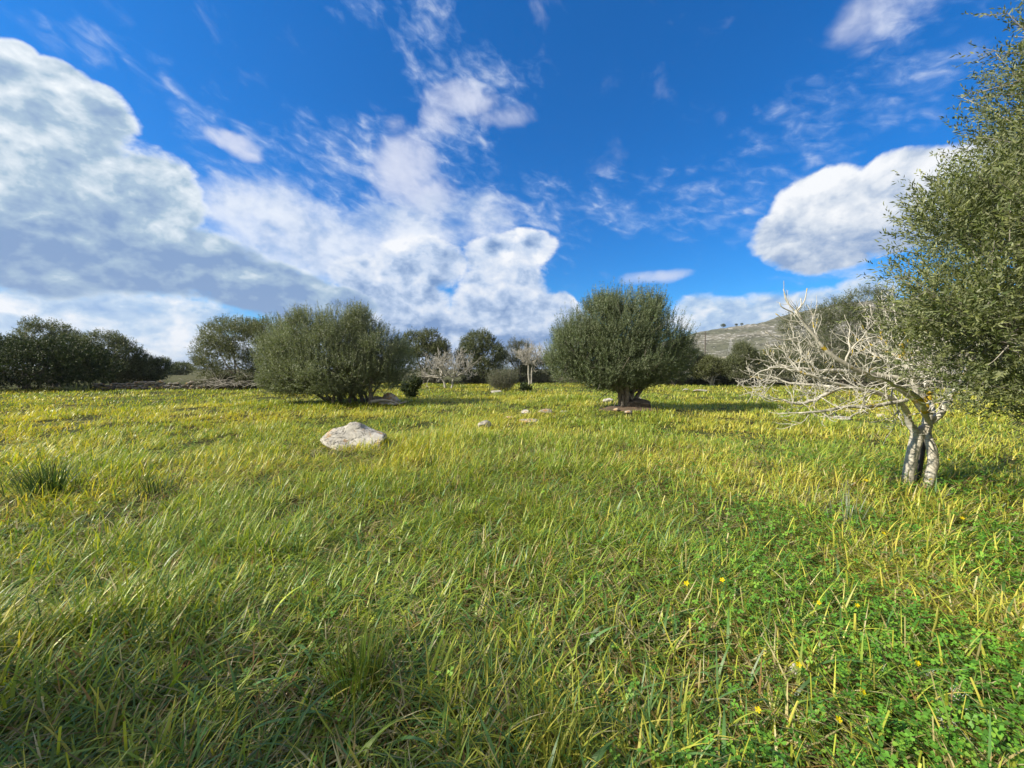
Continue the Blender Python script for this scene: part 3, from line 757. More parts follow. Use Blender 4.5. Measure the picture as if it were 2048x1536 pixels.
# ================================================================ bare fig trees
def branchy(g, s, d, ln, r, rs, depth, upb=0.10, tipcol=None, segs=6, kink=0.16, kids=(3, 5), ratio=0.62, minr=0.0035):
    """a crooked branch whose tips turn up, with side branches"""
    pts = [np.array(s, float)]; dd = np.array(d, float); n = segs
    for i in range(n):
        dd = unit(dd + rs.normal(0, kink, 3) + np.array([0, 0, upb * (0.15 + 2.0 * (i / n) ** 2)]))
        pts.append(pts[-1] + dd * ln / n)
    pts = np.array(pts); sm = smoothline(pts, n * 2 if depth > 0 else n + 1)
    m = len(sm); rr = np.linspace(1, 0.45 if depth > 0 else 0.55, m) * r
    tube(g, sm, rr, 6 if r > 0.012 else 5)
    if depth <= 0: return
    k = rs.integers(kids[0], kids[1] + 1)
    for j in range(k):
        t = 0.25 + 0.7 * (j + rs.uniform(0, .8)) / k; i = min(int(t * (m - 1)), m - 2)
        ax = unit(sm[i + 1] - sm[i]); sd = unit(np.cross(ax, rs.normal(0, 1, 3)))
        nd = unit(ax * rs.uniform(.5, .95) + sd * rs.uniform(.5, .9) + [0, 0, .03])
        branchy(g, sm[i], nd, ln * ratio * rs.uniform(.65, 1.1), max(rr[i] * rs.uniform(.5, .68), minr), rs, depth - 1, upb + .06, None, max(4, segs - 1), kink, kids, ratio, minr)
    branchy(g, sm[-1], unit(sm[-1] - sm[-2]), ln * ratio * .8, max(rr[-1], minr), rs, depth - 1, upb + .06, None, max(4, segs - 1), kink, kids, ratio, minr)

def near_fig():
    rs = rnd(77); Y0 = 4.95; base = at(1838, Y0)
    root = empty('fig_tree', base, 'leafless pale-barked fig with two thick stems and yellow lichen, near the right edge', 'tree')
    def P(px, py, dy=0.0): return at(px, Y0 + dy, py) - base
    def T(name, pts, r, sides=14, mat=M_FIGTRUNK, n=14, jit=0.0):
        g = Geo(); p = smoothline(pts, n, jit, rs); tube(g, p, np.interp(np.linspace(0, 1, n), np.linspace(0, 1, len(r)), r), sides); return g.build(name, mat, root), p
    T('trunk', [P(1824, 990), P(1826, 940), P(1838, 880), P(1848, 862), P(1862, 850)], [.070, .058, .066, .058, .042], n=18)
    T('trunk', [P(1860, 985, -.12), P(1873, 935, -.14), P(1870, 900, -.12), P(1860, 870, -.05), P(1862, 840, .02)], [.054, .053, .053, .040, .030], n=18)
    T('prop_post', [P(1842, 980, .14), P(1850, 915, .12), P(1858, 850, .10)], [.030, .028, .026], 6, M_DARKBARK)
    gl = Geo()
    limbs = [  # pts, radii, sub-branch length, depth of branching, count
        ([P(1836, 872), P(1822, 840), P(1808, 810, -.1), P(1770, 790, -.2), P(1700, 775, -.3), P(1640, 758, -.35)], [.046, .038, .033, .028, .024, .014], .42, 2, 13),
        ([P(1860, 855), P(1855, 815), P(1835, 780), P(1812, 735), P(1800, 690), P(1790, 650)], [.050, .045, .040, .034, .024, .012], .40, 2, 12),
        ([P(1858, 850), P(1885, 825), P(1905, 790), P(1925, 755, .1), P(1935, 715, .2)], [.042, .038, .031, .024, .012], .36, 2, 8),
        ([P(1855, 830), P(1820, 790, -.1), P(1760, 760, -.15), P(1700, 735, -.2), P(1650, 700, -.2), P(1618, 662, -.2), P(1586, 622, -.2)], [.040, .036, .032, .028, .023, .017, .010], .34, 1, 12),
        ([P(1812, 760, .1), P(1745, 748, .15), P(1670, 742, .2), P(1600, 738, .2), P(1560, 730, .2)], [.034, .030, .026, .020, .012], .36, 2, 12),
        ([P(1690, 772, -.3), P(1650, 790, -.35), P(1600, 808, -.4), P(1568, 800, -.4)], [.026, .022, .017, .010], .30, 2, 9),
        ([P(1815, 800, -.2), P(1750, 812, -.35), P(1690, 815, -.45), P(1640, 823, -.5), P(1600, 826, -.5)], [.026, .022, .018, .014, .009], .26, 1, 9),
        ([P(1650, 758, -.35), P(1600, 745, -.35), P(1555, 735, -.35), P(1530, 740, -.35)], [.020, .016, .012, .008], .28, 2, 9),
        ([P(1700, 776, -.3), P(1640, 772, -.1), P(1580, 765, 0), P(1540, 752, .1)], [.024, .019, .013, .008], .28, 2, 9),
        ([P(1870, 835, .1), P(1850, 760, .5), P(1800, 715, .8), P(1740, 690, 1.0)], [.034, .030, .022, .010], .36, 2, 9),
        ([P(1860, 845, 0), P(1840, 800, -.5), P(1790, 770, -.8), P(1740, 750, -1.0)], [.030, .026, .018, .009], .30, 2, 8),
        ([P(1860, 800), P(1860, 740), P(1870, 690), P(1860, 650)], [.034, .028, .020, .010], .34, 2, 8),
    ]
    for pts, r, sl, dep, cnt in limbs:
        cnt = max(6, int(cnt * .88))
        n = 16; p = smoothline(pts, n, 0.006, rs); rr = np.interp(np.linspace(0, 1, n), np.linspace(0, 1, len(r)), r)
        tube(gl, p, rr, 9)
        for j in range(cnt):
            i = int(np.clip((0.28 + 0.70 * (j + rs.uniform(0, .9)) / cnt) * (n - 1), 1, n - 2))
            ax = unit(p[i + 1] - p[i]); sd = unit(np.cross(ax, rs.normal(0, 1, 3)))
            nd = unit(ax * rs.uniform(.3, .9) + sd * .9 + [0, 0, .02])
            branchy(gl, p[i], nd, sl * rs.uniform(.7, 1.35), max(rr[i] * rs.uniform(.25, .42), .005), rs, dep, 0.15, kink=.17, kids=(2, 3), ratio=.66, minr=.0034)
        branchy(gl, p[-1], unit(p[-1] - p[-2]), sl * .8, max(rr[-1] * .8, .006), rs, dep, .12, kids=(2, 3), minr=.0034)
    # the shoots that stand highest
    for a in ([P(1586, 622, -.2), P(1572, 606, -.2), P(1562, 580, -.2)], [P(1588, 624, -.2), P(1604, 604, -.2), P(1609, 578, -.2)], [P(1583, 626, -.2), P(1560, 615, -.2), P(1555, 606, -.2)],
              [P(1590, 628, -.2), P(1598, 612, -.2), P(1597, 598, -.2)], [P(1600, 645, -.2), P(1568, 640, -.2), P(1548, 628, -.2)], [P(1598, 674, -.2), P(1560, 680, -.2), P(1528, 664, -.2)],
              [P(1790, 650), P(1770, 640), P(1764, 606)], [P(1790, 655), P(1745, 640), P(1735, 610)]):
        tube(gl, smoothline(a, 8), np.linspace(.008, .005, 8), 6)
    gl.build('branches', M_FIG, root)
near_fig()

def far_fig(px, Y, w, h, seed, label, trunks, lean=0):
    rs = rnd(seed); base = at(px, Y); root = empty('fig_tree', base, label, 'tree', 'bare fig trees far back in the field')
    gt = Geo(); gb = Geo()
    for (dx, top, r) in trunks:
        p = smoothline([[dx * .6, 0, -.1], [dx * .8, 0, top * .5], [dx * 1.4, 0, top]], 7, .02, rs)
        tube(gt, p, np.linspace(1, .7, 7) * r, 7)
        for k in range(9):
            a = k / 9 * 2 * math.pi + rs.uniform(-.3, .3)
            d = unit([math.cos(a), math.sin(a) * .8, rs.uniform(.15, 1.1)])
            branchy(gb, p[-1 - rs.integers(0, 2)], d, w * .33 * rs.uniform(.8, 1.15), r * .6, rs, 3, .10, kink=.20, kids=(2, 4), ratio=.60, minr=.014)
    gt.build('trunk', M_FIGFAR, root); gb.build('branches', M_FIGFAR, root)
far_fig(898, 30, 4.6, 3.0, 81, 'spreading leafless fig with grey twigs right of the broad olive shrub', [(-.5, .9, .10), (.35, .9, .09)])
far_fig(1060, 36, 4.0, 3.2, 82, 'leafless fig on a thin pale forked trunk left of the round olive', [(-.15, 2.3, .09), (.2, 2.2, .08)])

# ================================================================ stones in the grass
def put(px, Y, dz=0.0): p = at(px, Y); p[2] += dz + (.015 if 9 < Y < 15 else 0.0); return p
# the big boulder: a slab leaning back with a pale flat face
def boulder():
    rs = rnd(4); v, f = ICO4; v = rock_verts(v, (1, 1, 1), 14, 10, 0.075)
    v = v * np.array([0.68, 0.46, 0.31])
    # flatten the face towards the camera into a sloping slab and raise a knob at the back left
    n = unit(np.array([0.12, -0.62, 0.78])); k = v @ n; over = k > 0.150
    v[over] -= np.outer((k[over] - 0.150) * 0.88, n)
    kn = np.exp(-(((v[:, 0] + 0.12) / .16) ** 4 + ((v[:, 1] - .20) / .16) ** 4)) * (v[:, 2] > 0)
    v[:, 2] += kn * 0.075
    st = np.floor((v @ n + fbm(v[:, 0] * 2, v[:, 1] * 2, 3) * .12) / 0.035) * 0.035
    v += unit(v) * ((fbm(v[:, 0] * 5 + 3, v[:, 1] * 5 + st * 30, 6, 4) - .5) * 0.085)[:, None]
    g = Geo(); g.add(v, tris=f); o = g.build('boulder', M_STONE)
    p = put(712, 7.55, 0.10); o.location = p; o.rotation_euler = (0, R(3), R(-4))
    tag(o, 'large pale limestone boulder lying in the open grass left of the middle', 'boulder')
boulder()
rock('rock', put(970, 9.6, .07), (0.20, 0.13, 0.15), 21, 'small upright pale rock with an orange stain, right of the big boulder', tilt=(0, .5), rot=.4, cuts=10)
rock('rock', put(1052, 13.2, 0.020), (0.176, 0.150, 0.099), 22, 'low white stone, first of the flat stones left of the round olive')
rock('rock', put(1092, 13.2, 0.030), (0.246, 0.160, 0.110), 23, 'pinkish wide stone between two small white stones left of the round olive', mat=M_STONE2)
rock('rock', put(1128, 13.4, 0.010), (0.150, 0.120, 0.077), 24, 'small white stone nearest the soil mound on its left')
rock('rock', put(1060, 11.1, -0.020), (0.370, 0.220, 0.077), 25, 'flat grey slab sunk in the grass beyond the small upright rock', mat=M_STONE2)
rock('rock', put(1020, 11.9, -0.010), (0.141, 0.120, 0.066), 29, 'thin flat stone left of the sunken grey slab', mat=M_STONE2)
rock('rock', put(1278, 16.2, .12), (.26, .22, .24), 26, 'squarish pale block behind the trunk of the round olive', cuts=12)
rock('rock', put(1217, 16.5, .08), (.30, .2, .13), 27, 'low pale stone behind the left stems of the round olive')
rock('rock', put(990, 24.5, .08), (.42, .2, .12), 28, 'long low pale stone at the left foot of the small grey shrub')
rock('rock', put(1402, 25.5, .05), (.55, .2, .10), 30, 'long low pale stone in the far grass right of the round olive')
rock('rock', put(1372, 26.5, .05), (.25, .2, .10), 31, 'small pale stone left of the long low stone in the far grass')
rock('rock', put(1686, 11.6, 0.010), (0.334, 0.200, 0.088), 32, 'low pale stone in the grass below the pale bare twigs, left one of two')
rock('rock', put(1766, 12.0, 0.020), (0.176, 0.140, 0.088), 33, 'small white stone in the grass left of the pale stems')
rock('rock', put(1258, 12.55, .04), (.13, .1, .06), 34, 'small yellowish stone at the front rim of the soil mound', mat=M_STONE2, base=ICO3)
rock('rock', put(1232, 13.0, 0.040), (0.106, 0.100, 0.066), 35, 'small tan stone on the bare soil in front of the round olive', mat=M_STONE2)
rock('rock', put(1606, 1.83, .045), (.036, .030, .045), 36, 'pale fist-sized stone near the bottom edge in bright grass', rot=.5)
rock('rock', put(1683, 2.13, .03), (.04, .03, .03), 37, 'white pebble among clover above the fist-sized stone', rot=1.)
rock('rock', put(1712, 2.45, .03), (.04, .03, .02), 38, 'small white pebble in the dry grass under the bare tree', rot=2.)
rock('rock', put(40, 7.2, -.02), (.22, .15, .08), 39, 'half-buried grey stone in the grass near the left edge', mat=M_STONE2) if False else None

# rubble and dead wood under the broad olive shrub
for i, (px, Y, s, lab) in enumerate([(782, 16.3, (.42, .3, .30), 'grey rock with a pointed top under the right end of the broad olive shrub'),
                                     (770, 15.9, (.35, .22, .13), 'flat grey stone lying in front of the pointed rock under the olive shrub'),
                                     (755, 16.6, (.3, .3, .22), 'dark rounded stone deepest under the olive shrub')]):
    rock('rock', put(px, Y, s[2] * .6), s, 50 + i, lab, mat=M_STONE2, rot=i)
def log(pts, r, label, seed):
    rs = rnd(seed); p = smoothline(pts, 12, .015, rs); base = p[0].copy()
    g = Geo(); tube(g, p - base, np.linspace(1, .6, 12) * r, 9); o = g.build('dead_log', M_DEAD); o.location = base
    tag(o, label, 'log')
log([put(742, 15.7, .12), put(765, 15.6, .22), put(792, 15.6, .10)], .07, 'bent grey dead log leaning under the right of the broad olive shrub', 3)
log([put(775, 15.5, .05), put(800, 15.6, .08), put(812, 15.7, .16)], .05, 'short dead log poking out past the broad olive shrub', 4)
def old_stump():
    rs = rnd(6); base = put(1282, 13.7, .0); root = None
    v = rock_verts(ICO3[0], (.50, .34, .20), 63, 5, .22); g = Geo(); g.add(v, tris=ICO3[1])
    o = g.build('tree_stump', M_DARKBARK); o.location = base + [0, 0, .08]
    tag(o, 'dark rotten stump and root mass at the right foot of the round olive', 'stump')
old_stump()

# dry stone wall along the far left edge
def stone_wall(px0, px1, Y0, Y1, h, label, seed, capmat):
    rs = rnd(seed); a = at(px0, Y0); b = at(px1, Y1); L = np.linalg.norm(b - a); ax = (b - a) / L; nrm = np.array([-ax[1], ax[0], 0])
    base = (a + b) / 2; root = empty('stone_wall', base, label, 'wall')
    g = Geo(); x = 0
    rows = int(h / .17)
    for r_ in range(rows):
        x = rs.uniform(-.2, 0)
        while x < L:
            w = rs.uniform(.22, .55); hh = .17
            if r_ == rows - 1 and rs.random() < .35: x += w; continue
            c = a + ax * (x + w / 2) + nrm * rs.normal(0, .05) + [0, 0, .08 + r_ * .16 + rs.normal(0, .015)]
            v = rock_verts(ICO2[0], (w * .56, .24, hh * .60), int(rs.integers(1e6)), 6, .05)
            an = math.atan2(ax[1], ax[0]) + rs.normal(0, .08); ca, sa = math.cos(an), math.sin(an)
            v = np.stack([v[:, 0] * ca - v[:, 1] * sa, v[:, 0] * sa + v[:, 1] * ca, v[:, 2]], -1) + c - base
            g.add(v, tris=ICO2[1], col=(1, 1, 1)); x += w
    g.build('stonework', M_STONE3, root, smooth=True)
    gc = Geo()
    for k in range(int(L * .8)):
        c = a + ax * rs.uniform(0, L) + nrm * rs.normal(0, .1) + [0, 0, rows * .16 + rs.uniform(0, .08)]
        v = rock_verts(ICO2[0], (rs.uniform(.15, .4), .22, .08), int(rs.integers(1e6)), 6, .05) + c - base
        gc.add(v, tris=ICO2[1])
    co = gc.build('coping', capmat, root)
stone_wall(190, 575, 27.5, 29.5, .62, 'low dark dry-stone wall with pale coping stones along the left far edge', 91, M_STONE2)
# heap of cut branches on the wall
def brush_heap():
    rs = rnd(8); base = at(455, 27.8) + [0, 0, .3]; g = Geo()
    for i in range(90):
        s = np.array([rs.normal(0, 1.3), rs.normal(0, .35), abs(rs.normal(0, .22)) - .1]); d = unit([rs.normal(0, 1), rs.normal(0, .3), rs.normal(.1, .22)])
        l = rs.uniform(.5, 1.6); p = smoothline([s, s + d * l * .5 + [0, 0, .12], s + d * l], 6, .02, rs)
        tube(g, p, np.linspace(.020, .008, 6), 4)
    o = g.build('brush_heap', M_DEAD); o.location = base; tag(o, 'heap of cut bare branches lying against the low stone wall', 'branches')
brush_heap()
def dead_snag():
    base = at(32, 31, 700) ; g = Geo()
    base = at(32, 31)
    h = 3.0
    for a in ([[.2, 0, 0], [.1, 0, h * .6], [-.1, 0, h], [-.35, 0, h + .7]], [[-.1, 0, h], [.3, 0, h + .35], [.65, 0, h + .75]]):
        tube(g, smoothline(a, 10, .03, rnd(2)), np.linspace(.09, .03, 10), 6)
    o = g.build('dead_branch', M_DARKBARK); o.location = base; tag(o, 'forked dead branch standing above the carob near the left edge', 'branch')
dead_snag()

# ================================================================ utility pole, wires and pylon
def metal(name, c):
    m, nt, b, out = newmat(name); n = noise(objco(), 3, 4, 0.6)
    nt.links.new(mixc(n, c, tuple(x * .7 for x in c)), b.inputs['Base Color']); b.inputs['Roughness'].default_value = .7; return m
M_POLE = metal('pole_wood', (0.10, 0.085, 0.07)); M_STEEL = metal('galvanised_steel', (0.42, 0.43, 0.43)); M_WIRE = metal('wire', (0.10, 0.10, 0.10))
YP = 95.0
def pole():
    b = at(1409, YP, HOR); b[2] = 0; top = EYE + (HOR - 664) / F * YP
    root = empty('utility_pole', b, 'thin dark utility pole just right of the round olive', 'pole')
    g = Geo(); tube(g, [[0, 0, -.5], [0, 0, top]], [.17, .13], 8); g.build('post', M_POLE, root)
    for z in (top - .5, top - 2.2):
        g = Geo(); tube(g, [[-1.0, 0, z], [1.0, 0, z]], [.07, .07], 5); g.build('crossarm', M_POLE, root)
pole()
YY = 230.0
def pylon():
    b = at(1460, YY, HOR); z0 = EYE + (HOR - 708) / F * YY; z1 = EYE + (HOR - 679) / F * YY; b[2] = z0 - 3; H = z1 - b[2]
    root = empty('pylon', b, 'small pale lattice pylon on the rocky rise below the hill', 'pylon'); g = Geo(); w = 1.3
    for sx in (-1, 1):
        for sy in (-1, 1): tube(g, [[sx * w, sy * w, 0], [sx * .2, sy * .2, H]], [.12, .10], 4)
    for k in range(6):
        t0, t1 = k / 6, (k + 1) / 6; a = w + (.2 - w) * t0; c = w + (.2 - w) * t1
        for sy in (-1, 1):
            tube(g, [[-a, sy * a, H * t0], [c, sy * c, H * t1]], .06, 3); tube(g, [[a, sy * a, H * t0], [-c, sy * c, H * t1]], .06, 3)
    g.build('lattice', M_STEEL, root)
    g = Geo(); tube(g, [[-1.8, 0, H * .93], [1.8, 0, H * .93]], .12, 4); g.build('crossarm', M_STEEL, root)
pylon()
for i, (py0, lab) in enumerate([(670, 'upper wire running from the utility pole across the hill'), (684, 'lower wire running from the utility pole across the hill')]):
    a = at(1250, YP - 2, py0 + 4); m_ = at(1409, YP, py0); e = at(1640, YP + 12, py0 - 1)
    pts = [a + (m_ - a) * t - np.array([0, 0, 1.0]) * 4 * t * (1 - t) * .35 for t in np.linspace(0, 1, 10)] + [m_ + (e - m_) * t - np.array([0, 0, 1.0]) * 4 * t * (1 - t) * .6 for t in np.linspace(0, 1, 14)[1:]]
    g = Geo(); tube(g, np.array(pts) - m_, .022, 4); o = g.build('power_line', M_WIRE); o.location = m_; tag(o, lab, 'wire')

# trees dotted on the ridge of the hill
def ridge_tree(px, py, w, seed, label):
    rs = rnd(seed); Yh = 620; base = at(px, Yh, py + 3)
    root = empty('pine_tree', base, label, 'tree', 'tiny trees on the hill ridge')
    s = w / F * Yh; g = Geo(); tube(g, [[0, 0, -2], [0, 0, s]], [.5, .3], 5); g.build('trunk', M_DARKBARK, root)
    g = Geo(); L = [(0, 0, s * .9, s * .5, s * .5, s * .3), (s * .3, 0, s * .8, s * .35, s * .3, s * .25)]
    p, nr, k = crown_points(L, 260, rs, .3, 1); leaf_shoots(g, p, unit(nr + [0, 0, .3]), s * .12, 5, s * .12, s * .07, pal(rs, len(p), DARK), rs)
    g.build('crown', M_OLIVE, root)
ridge_tree(1444, 655, 8, 1, 'flat-topped tiny tree on the hill ridge, leftmost of the ridge trees')
ridge_tree(1470, 651, 5, 2, 'tiny tree on the hill ridge, middle of the ridge trees')
ridge_tree(1481, 650, 5, 3, 'tiny tree on the hill ridge, rightmost of the ridge trees')

# ================================================================ grass
def blades(g, x, y, ht, ln, wd, head, t0, bend, col, rs, S=4, blunt=None, twist=0.25, tipcol=None, basecol=None):
    N = len(x)
    z = gz(x, y) + ht
    P = np.stack([x, y, z], -1); s = np.linspace(0, 1, S + 1)
    hd = np.stack([np.cos(head), np.sin(head)], -1)
    side = np.stack([-np.sin(head + rs.normal(0, twist, N)), np.cos(head + rs.normal(0, twist, N))], -1)
    V = np.zeros((N, S + 1, 2, 3), np.float32); C = np.zeros((N, S + 1, 2, 3), np.float32)
    cur = P.copy()
    for i in range(S + 1):
        if i:
            a = t0 + bend * (s[i] ** 1.1)
            st = ln / S
            cur = cur + np.stack([hd[:, 0] * np.sin(a) * st, hd[:, 1] * np.sin(a) * st, np.cos(a) * st], -1)
            low = gz(cur[:, 0], cur[:, 1]) + 0.004
            cur[:, 2] = np.maximum(cur[:, 2], low)
        w = wd * 0.5 * (1 - (s[i] ** 2.2) * (1 if blunt is None else (1 - blunt))) * (0.65 + 0.35 * min(1, s[i] * 4))
        sv = np.stack([side[:, 0] * w, side[:, 1] * w, np.zeros(N)], -1)
        V[:, i, 0] = cur - sv; V[:, i, 1] = cur + sv
        t = s[i]
        c = col
        if basecol is not None: c = c + (basecol - c) * max(0.0, (1 - t * 2.6)) * 0.6
        if tipcol is not None: c = c + (tipcol - c) * max(0.0, (t - .55) / .45)[..., None] if False else c + (tipcol - c) * max(0.0, (t - .55) / .45)
        C[:, i, 0] = c; C[:, i, 1] = c
    b = np.arange(N)[:, None] * (2 * (S + 1)); k = np.arange(S)[None, :] * 2
    q = np.stack([b + k, b + k + 1, b + k + 3, b + k + 2], -1).reshape(-1, 4)
    g.add(V.reshape(-1, 3), quads=q, col=C.reshape(-1, 3))

HALF = R(61)
def sector(n, r0, r1, power, rs, half=HALF):
    """points in front of the camera; density falls as r**-power"""
    u = rs.uniform(0, 1, n); e = 2 - power
    r = (r0 ** e + u * (r1 ** e - r0 ** e)) ** (1 / e); a = rs.uniform(-half, half, n)
    return r * np.sin(a), r * np.cos(a)
def keep_out(x, y):
    """no grass on the bare soil and inside stones; thinner where it is worn"""
    k = ((x - SOIL[0]) / (SOIL[2] * .95)) ** 2 + ((y - SOIL[1]) / (SOIL[3] * .95)) ** 2 > 1
    k &= (((x + 3.05) / .52) ** 2 + ((y - 7.6) / .30) ** 2 > 1)
    return k
def patch(x, y):
    """0..1 fields that vary over the meadow: yellowness, height, clover"""
    yel = fbm(x * .33 + 11, y * .33 + 5, 21, 4); hgt = fbm(x * .9 + 4, y * .9 + 9, 33, 3)
    d = np.hypot(x - 2.4, y - 3.0)
    clo = fbm(x * 1.1 + 40, y * 1.1 + 20, 44, 3)
    right = 1 / (1 + np.exp(-((x / np.maximum(y, .4)) - 0.62) * 6.0)) * (1 / (1 + np.exp((np.hypot(x, y) - 6.5) * .9)))
    return yel, hgt, clo, right

GREEN = np.array([(0.247, 0.357, 0.045), (0.304, 0.403, 0.050), (0.169, 0.277, 0.045), (0.376, 0.449, 0.061)])
BLUEG = np.array([(0.105, 0.222, 0.066), (0.135, 0.271, 0.086), (0.092, 0.191, 0.045)])
YELLO = np.array([(0.520, 0.532, 0.077), (0.632, 0.576, 0.107), (0.452, 0.499, 0.071)])
STRAW = np.array([(0.56, 0.49, 0.24), (0.66, 0.60, 0.34), (0.42, 0.34, 0.15), (0.36, 0.22, 0.08)])
def grass_colour(x, y, rs, strawp=0.12):
    n = len(x); yel, hgt, clo, right = patch(x, y)
    r = np.hypot(x, y)
    c = GREEN[rs.integers(0, 4, n)]; u = rs.uniform(0, 1, n)
    py = np.clip((yel - .34) * 2.4, 0.06, .75) + np.clip((r - 3) / 9, 0, 1) * .16
    b = u < py; c = np.where(b[:, None], YELLO[rs.integers(0, 3, n)], c)
    v = rs.uniform(0, 1, n); pb = np.clip(.34 - r * .055, .03, .34); b = v < pb; c = np.where(b[:, None], BLUEG[rs.integers(0, 3, n)], c)
    w = rs.uniform(0, 1, n); sp = strawp * (1 + right * 1.2); b = w < sp; c = np.where(b[:, None], STRAW[rs.integers(0, 4, n)], c)
    return c * (1 + rs.normal(0, .14, (n, 1))), b

def grass():
    rs = rnd(100); g = Geo()
    WIND = 0.35        # blades lean away to the right
    def zone(n, r0, r1, power, S, lscale, wscale, strawp=.12, clump=0.0):
        x, y = sector(n, r0, r1, power, rs)
        if clump:
            m = max(8, n // 14); cx, cy = sector(m, r0, r1, power, rs); k = rs.integers(0, m, n)
            rr = np.hypot(cx[k], cy[k]); x2 = cx[k] + rs.normal(0, 1, n) * clump * np.maximum(1, rr / 6); y2 = cy[k] + rs.normal(0, 1, n) * clump * np.maximum(1, rr / 6)
            sel = rs.random(n) < .72; x = np.where(sel, x2, x); y = np.where(sel, y2, y)
            hk = rs.normal(0, .45, m)[k]
        else: hk = rs.normal(0, .45, n)
        gap = fbm(x * 2.1 + 15, y * 2.1 + 25, 77, 3); ok = keep_out(x, y) & (y > -5) & (rs.random(n) < np.clip((gap - .30) * 5.5, .12, 1)); x, y, hk = x[ok], y[ok], hk[ok]; n = len(x)
        yel, hgt, clo, right = patch(x, y); r = np.hypot(x, y)
        thin = rs.random(n) < (1 - right * np.clip((clo - .36) * 4, .25, .90)); x, y, hk = x[thin], y[thin], hk[thin]; n = len(x)
        yel, hgt, clo, right = patch(x, y); r = np.hypot(x, y)
        col, dry = grass_colour(x, y, rs, strawp)
        ln = lscale * (0.45 + hgt * 1.1) * rs.uniform(.5, 1.35, n) * (1 - right * .15)
        wd = wscale * np.maximum(1, r / 4.5) ** .75 * rs.uniform(.6, 1.4, n)
        lod = np.clip((fbm(x * .8 + 70, y * .8 + 60, 55, 3) - .5) * 3.2, 0, 1)
        head = hk * 1.6 + (fbm(x * .45 + 30, y * .45 + 10, 66, 2) - .5) * 5.0 + WIND + rs.normal(0, 1.1, n) + (rs.random(n) < .35) * rs.uniform(-math.pi, math.pi, n)
        t0 = np.abs(rs.normal(.25, .30, n)) + dry * .35 + lod * .75; bend = rs.uniform(.5, 3.2, n) * (1 - .7 * (rs.random(n) < .18))
        blades(g, x, y, 0.0, ln, wd, head, t0, bend, col, rs, S, basecol=col * [1.05, .85, .7])
    zone(56000, 1.0, 4.0, 0.6, 7, .225, .0090, .20, .05)
    zone(108000, 3.2, 9.0, 1.3, 6, .21, .0086, .14, .07)
    zone(165000, 8.0, 20.0, 1.5, 4, .19, .0075, .10, .10)
    zone(150000, 18.0, 44.0, 1.5, 3, .20, .0085, .07, .15)
    full, globals()['sector'] = sector, (lambda n, r0, r1, p, r, half=None: (lambda q: (np.where(r.random(n) < .5, 1, -1) * q[0], q[1]))((lambda rr, a: (rr * np.sin(a), rr * np.cos(a)))((r0 ** (2 - p) + r.uniform(0, 1, n) * (r1 ** (2 - p) - r0 ** (2 - p))) ** (1 / (2 - p)), r.uniform(R(59), R(118), n))))
    zone(42000, 1.0, 9.0, 1.0, 4, .21, .0090, .16, .06); zone(26000, 9.0, 30.0, 1.5, 3, .20, .0085, .10, .10)
    globals()['sector'] = full
    # broad blue-green leaves that arch over near the camera
    n = 4600; x, y = sector(n, 1.0, 6.0, 1.2, rs); yel, hgt, clo, right = patch(x, y); ok = rs.random(n) > right * .6; x, y = x[ok], y[ok]; n = len(x)
    c = np.where((rs.random(n) < .55)[:, None], BLUEG[rs.integers(0, 3, n)], GREEN[rs.integers(0, 4, n)]) * (1 + rs.normal(0, .15, (n, 1)))
    blades(g, x, y, .0, rs.uniform(.16, .34, n), rs.uniform(.010, .019, n), rs.normal(.3, 1.6, n), rs.uniform(.15, .7, n), rs.uniform(.8, 2.2, n), c, rs, 9, twist=.6)
    # matted dry litter lying low, and flattened green leaves
    n = 60000; x, y = sector(n, 1.0, 9.0, 1.0, rs); ok = keep_out(x, y); x, y = x[ok], y[ok]; n = len(x)
    c = np.where((rs.random(n) < .50)[:, None], STRAW[rs.integers(0, 4, n)] * .75, GREEN[rs.integers(0, 4, n)] * .75) * (1 + rs.normal(0, .2, (n, 1)))
    blades(g, x, y, rs.uniform(.004, .07, n), rs.uniform(.08, .24, n), rs.uniform(.004, .010, n), rs.uniform(-math.pi, math.pi, n), rs.uniform(1.0, 1.6, n), rs.uniform(-.4, .5, n), c, rs, 4)
    # cut stubble: stiff blunt stalks, thicker and yellower towards the right
    n = 5200; x, y = sector(n, 1.05, 7.5, 1.2, rs); yel, hgt, clo, right = patch(x, y); ok = (rs.random(n) < .16 + right * .5) & keep_out(x, y); x, y = x[ok], y[ok]; n = len(x)
    c = np.where((rs.random(n) < .5)[:, None], np.array([(.42, .40, .10), (.33, .36, .07), (.50, .44, .20)])[rs.integers(0, 3, n)], YELLO[rs.integers(0, 3, n)]) * (1 + rs.normal(0, .12, (n, 1)))
    blades(g, x, y, .0, rs.uniform(.10, .24, n), rs.uniform(.004, .009, n), rs.uniform(-math.pi, math.pi, n), np.abs(rs.normal(.12, .15, n)), rs.uniform(0, .25, n), c, rs, 3, blunt=.85, basecol=c * [.7, .45, .3])
    o = g.build('grass', M_GRASS); tag(o, kind='stuff')
if not os.environ.get('NOGRASS'): grass()

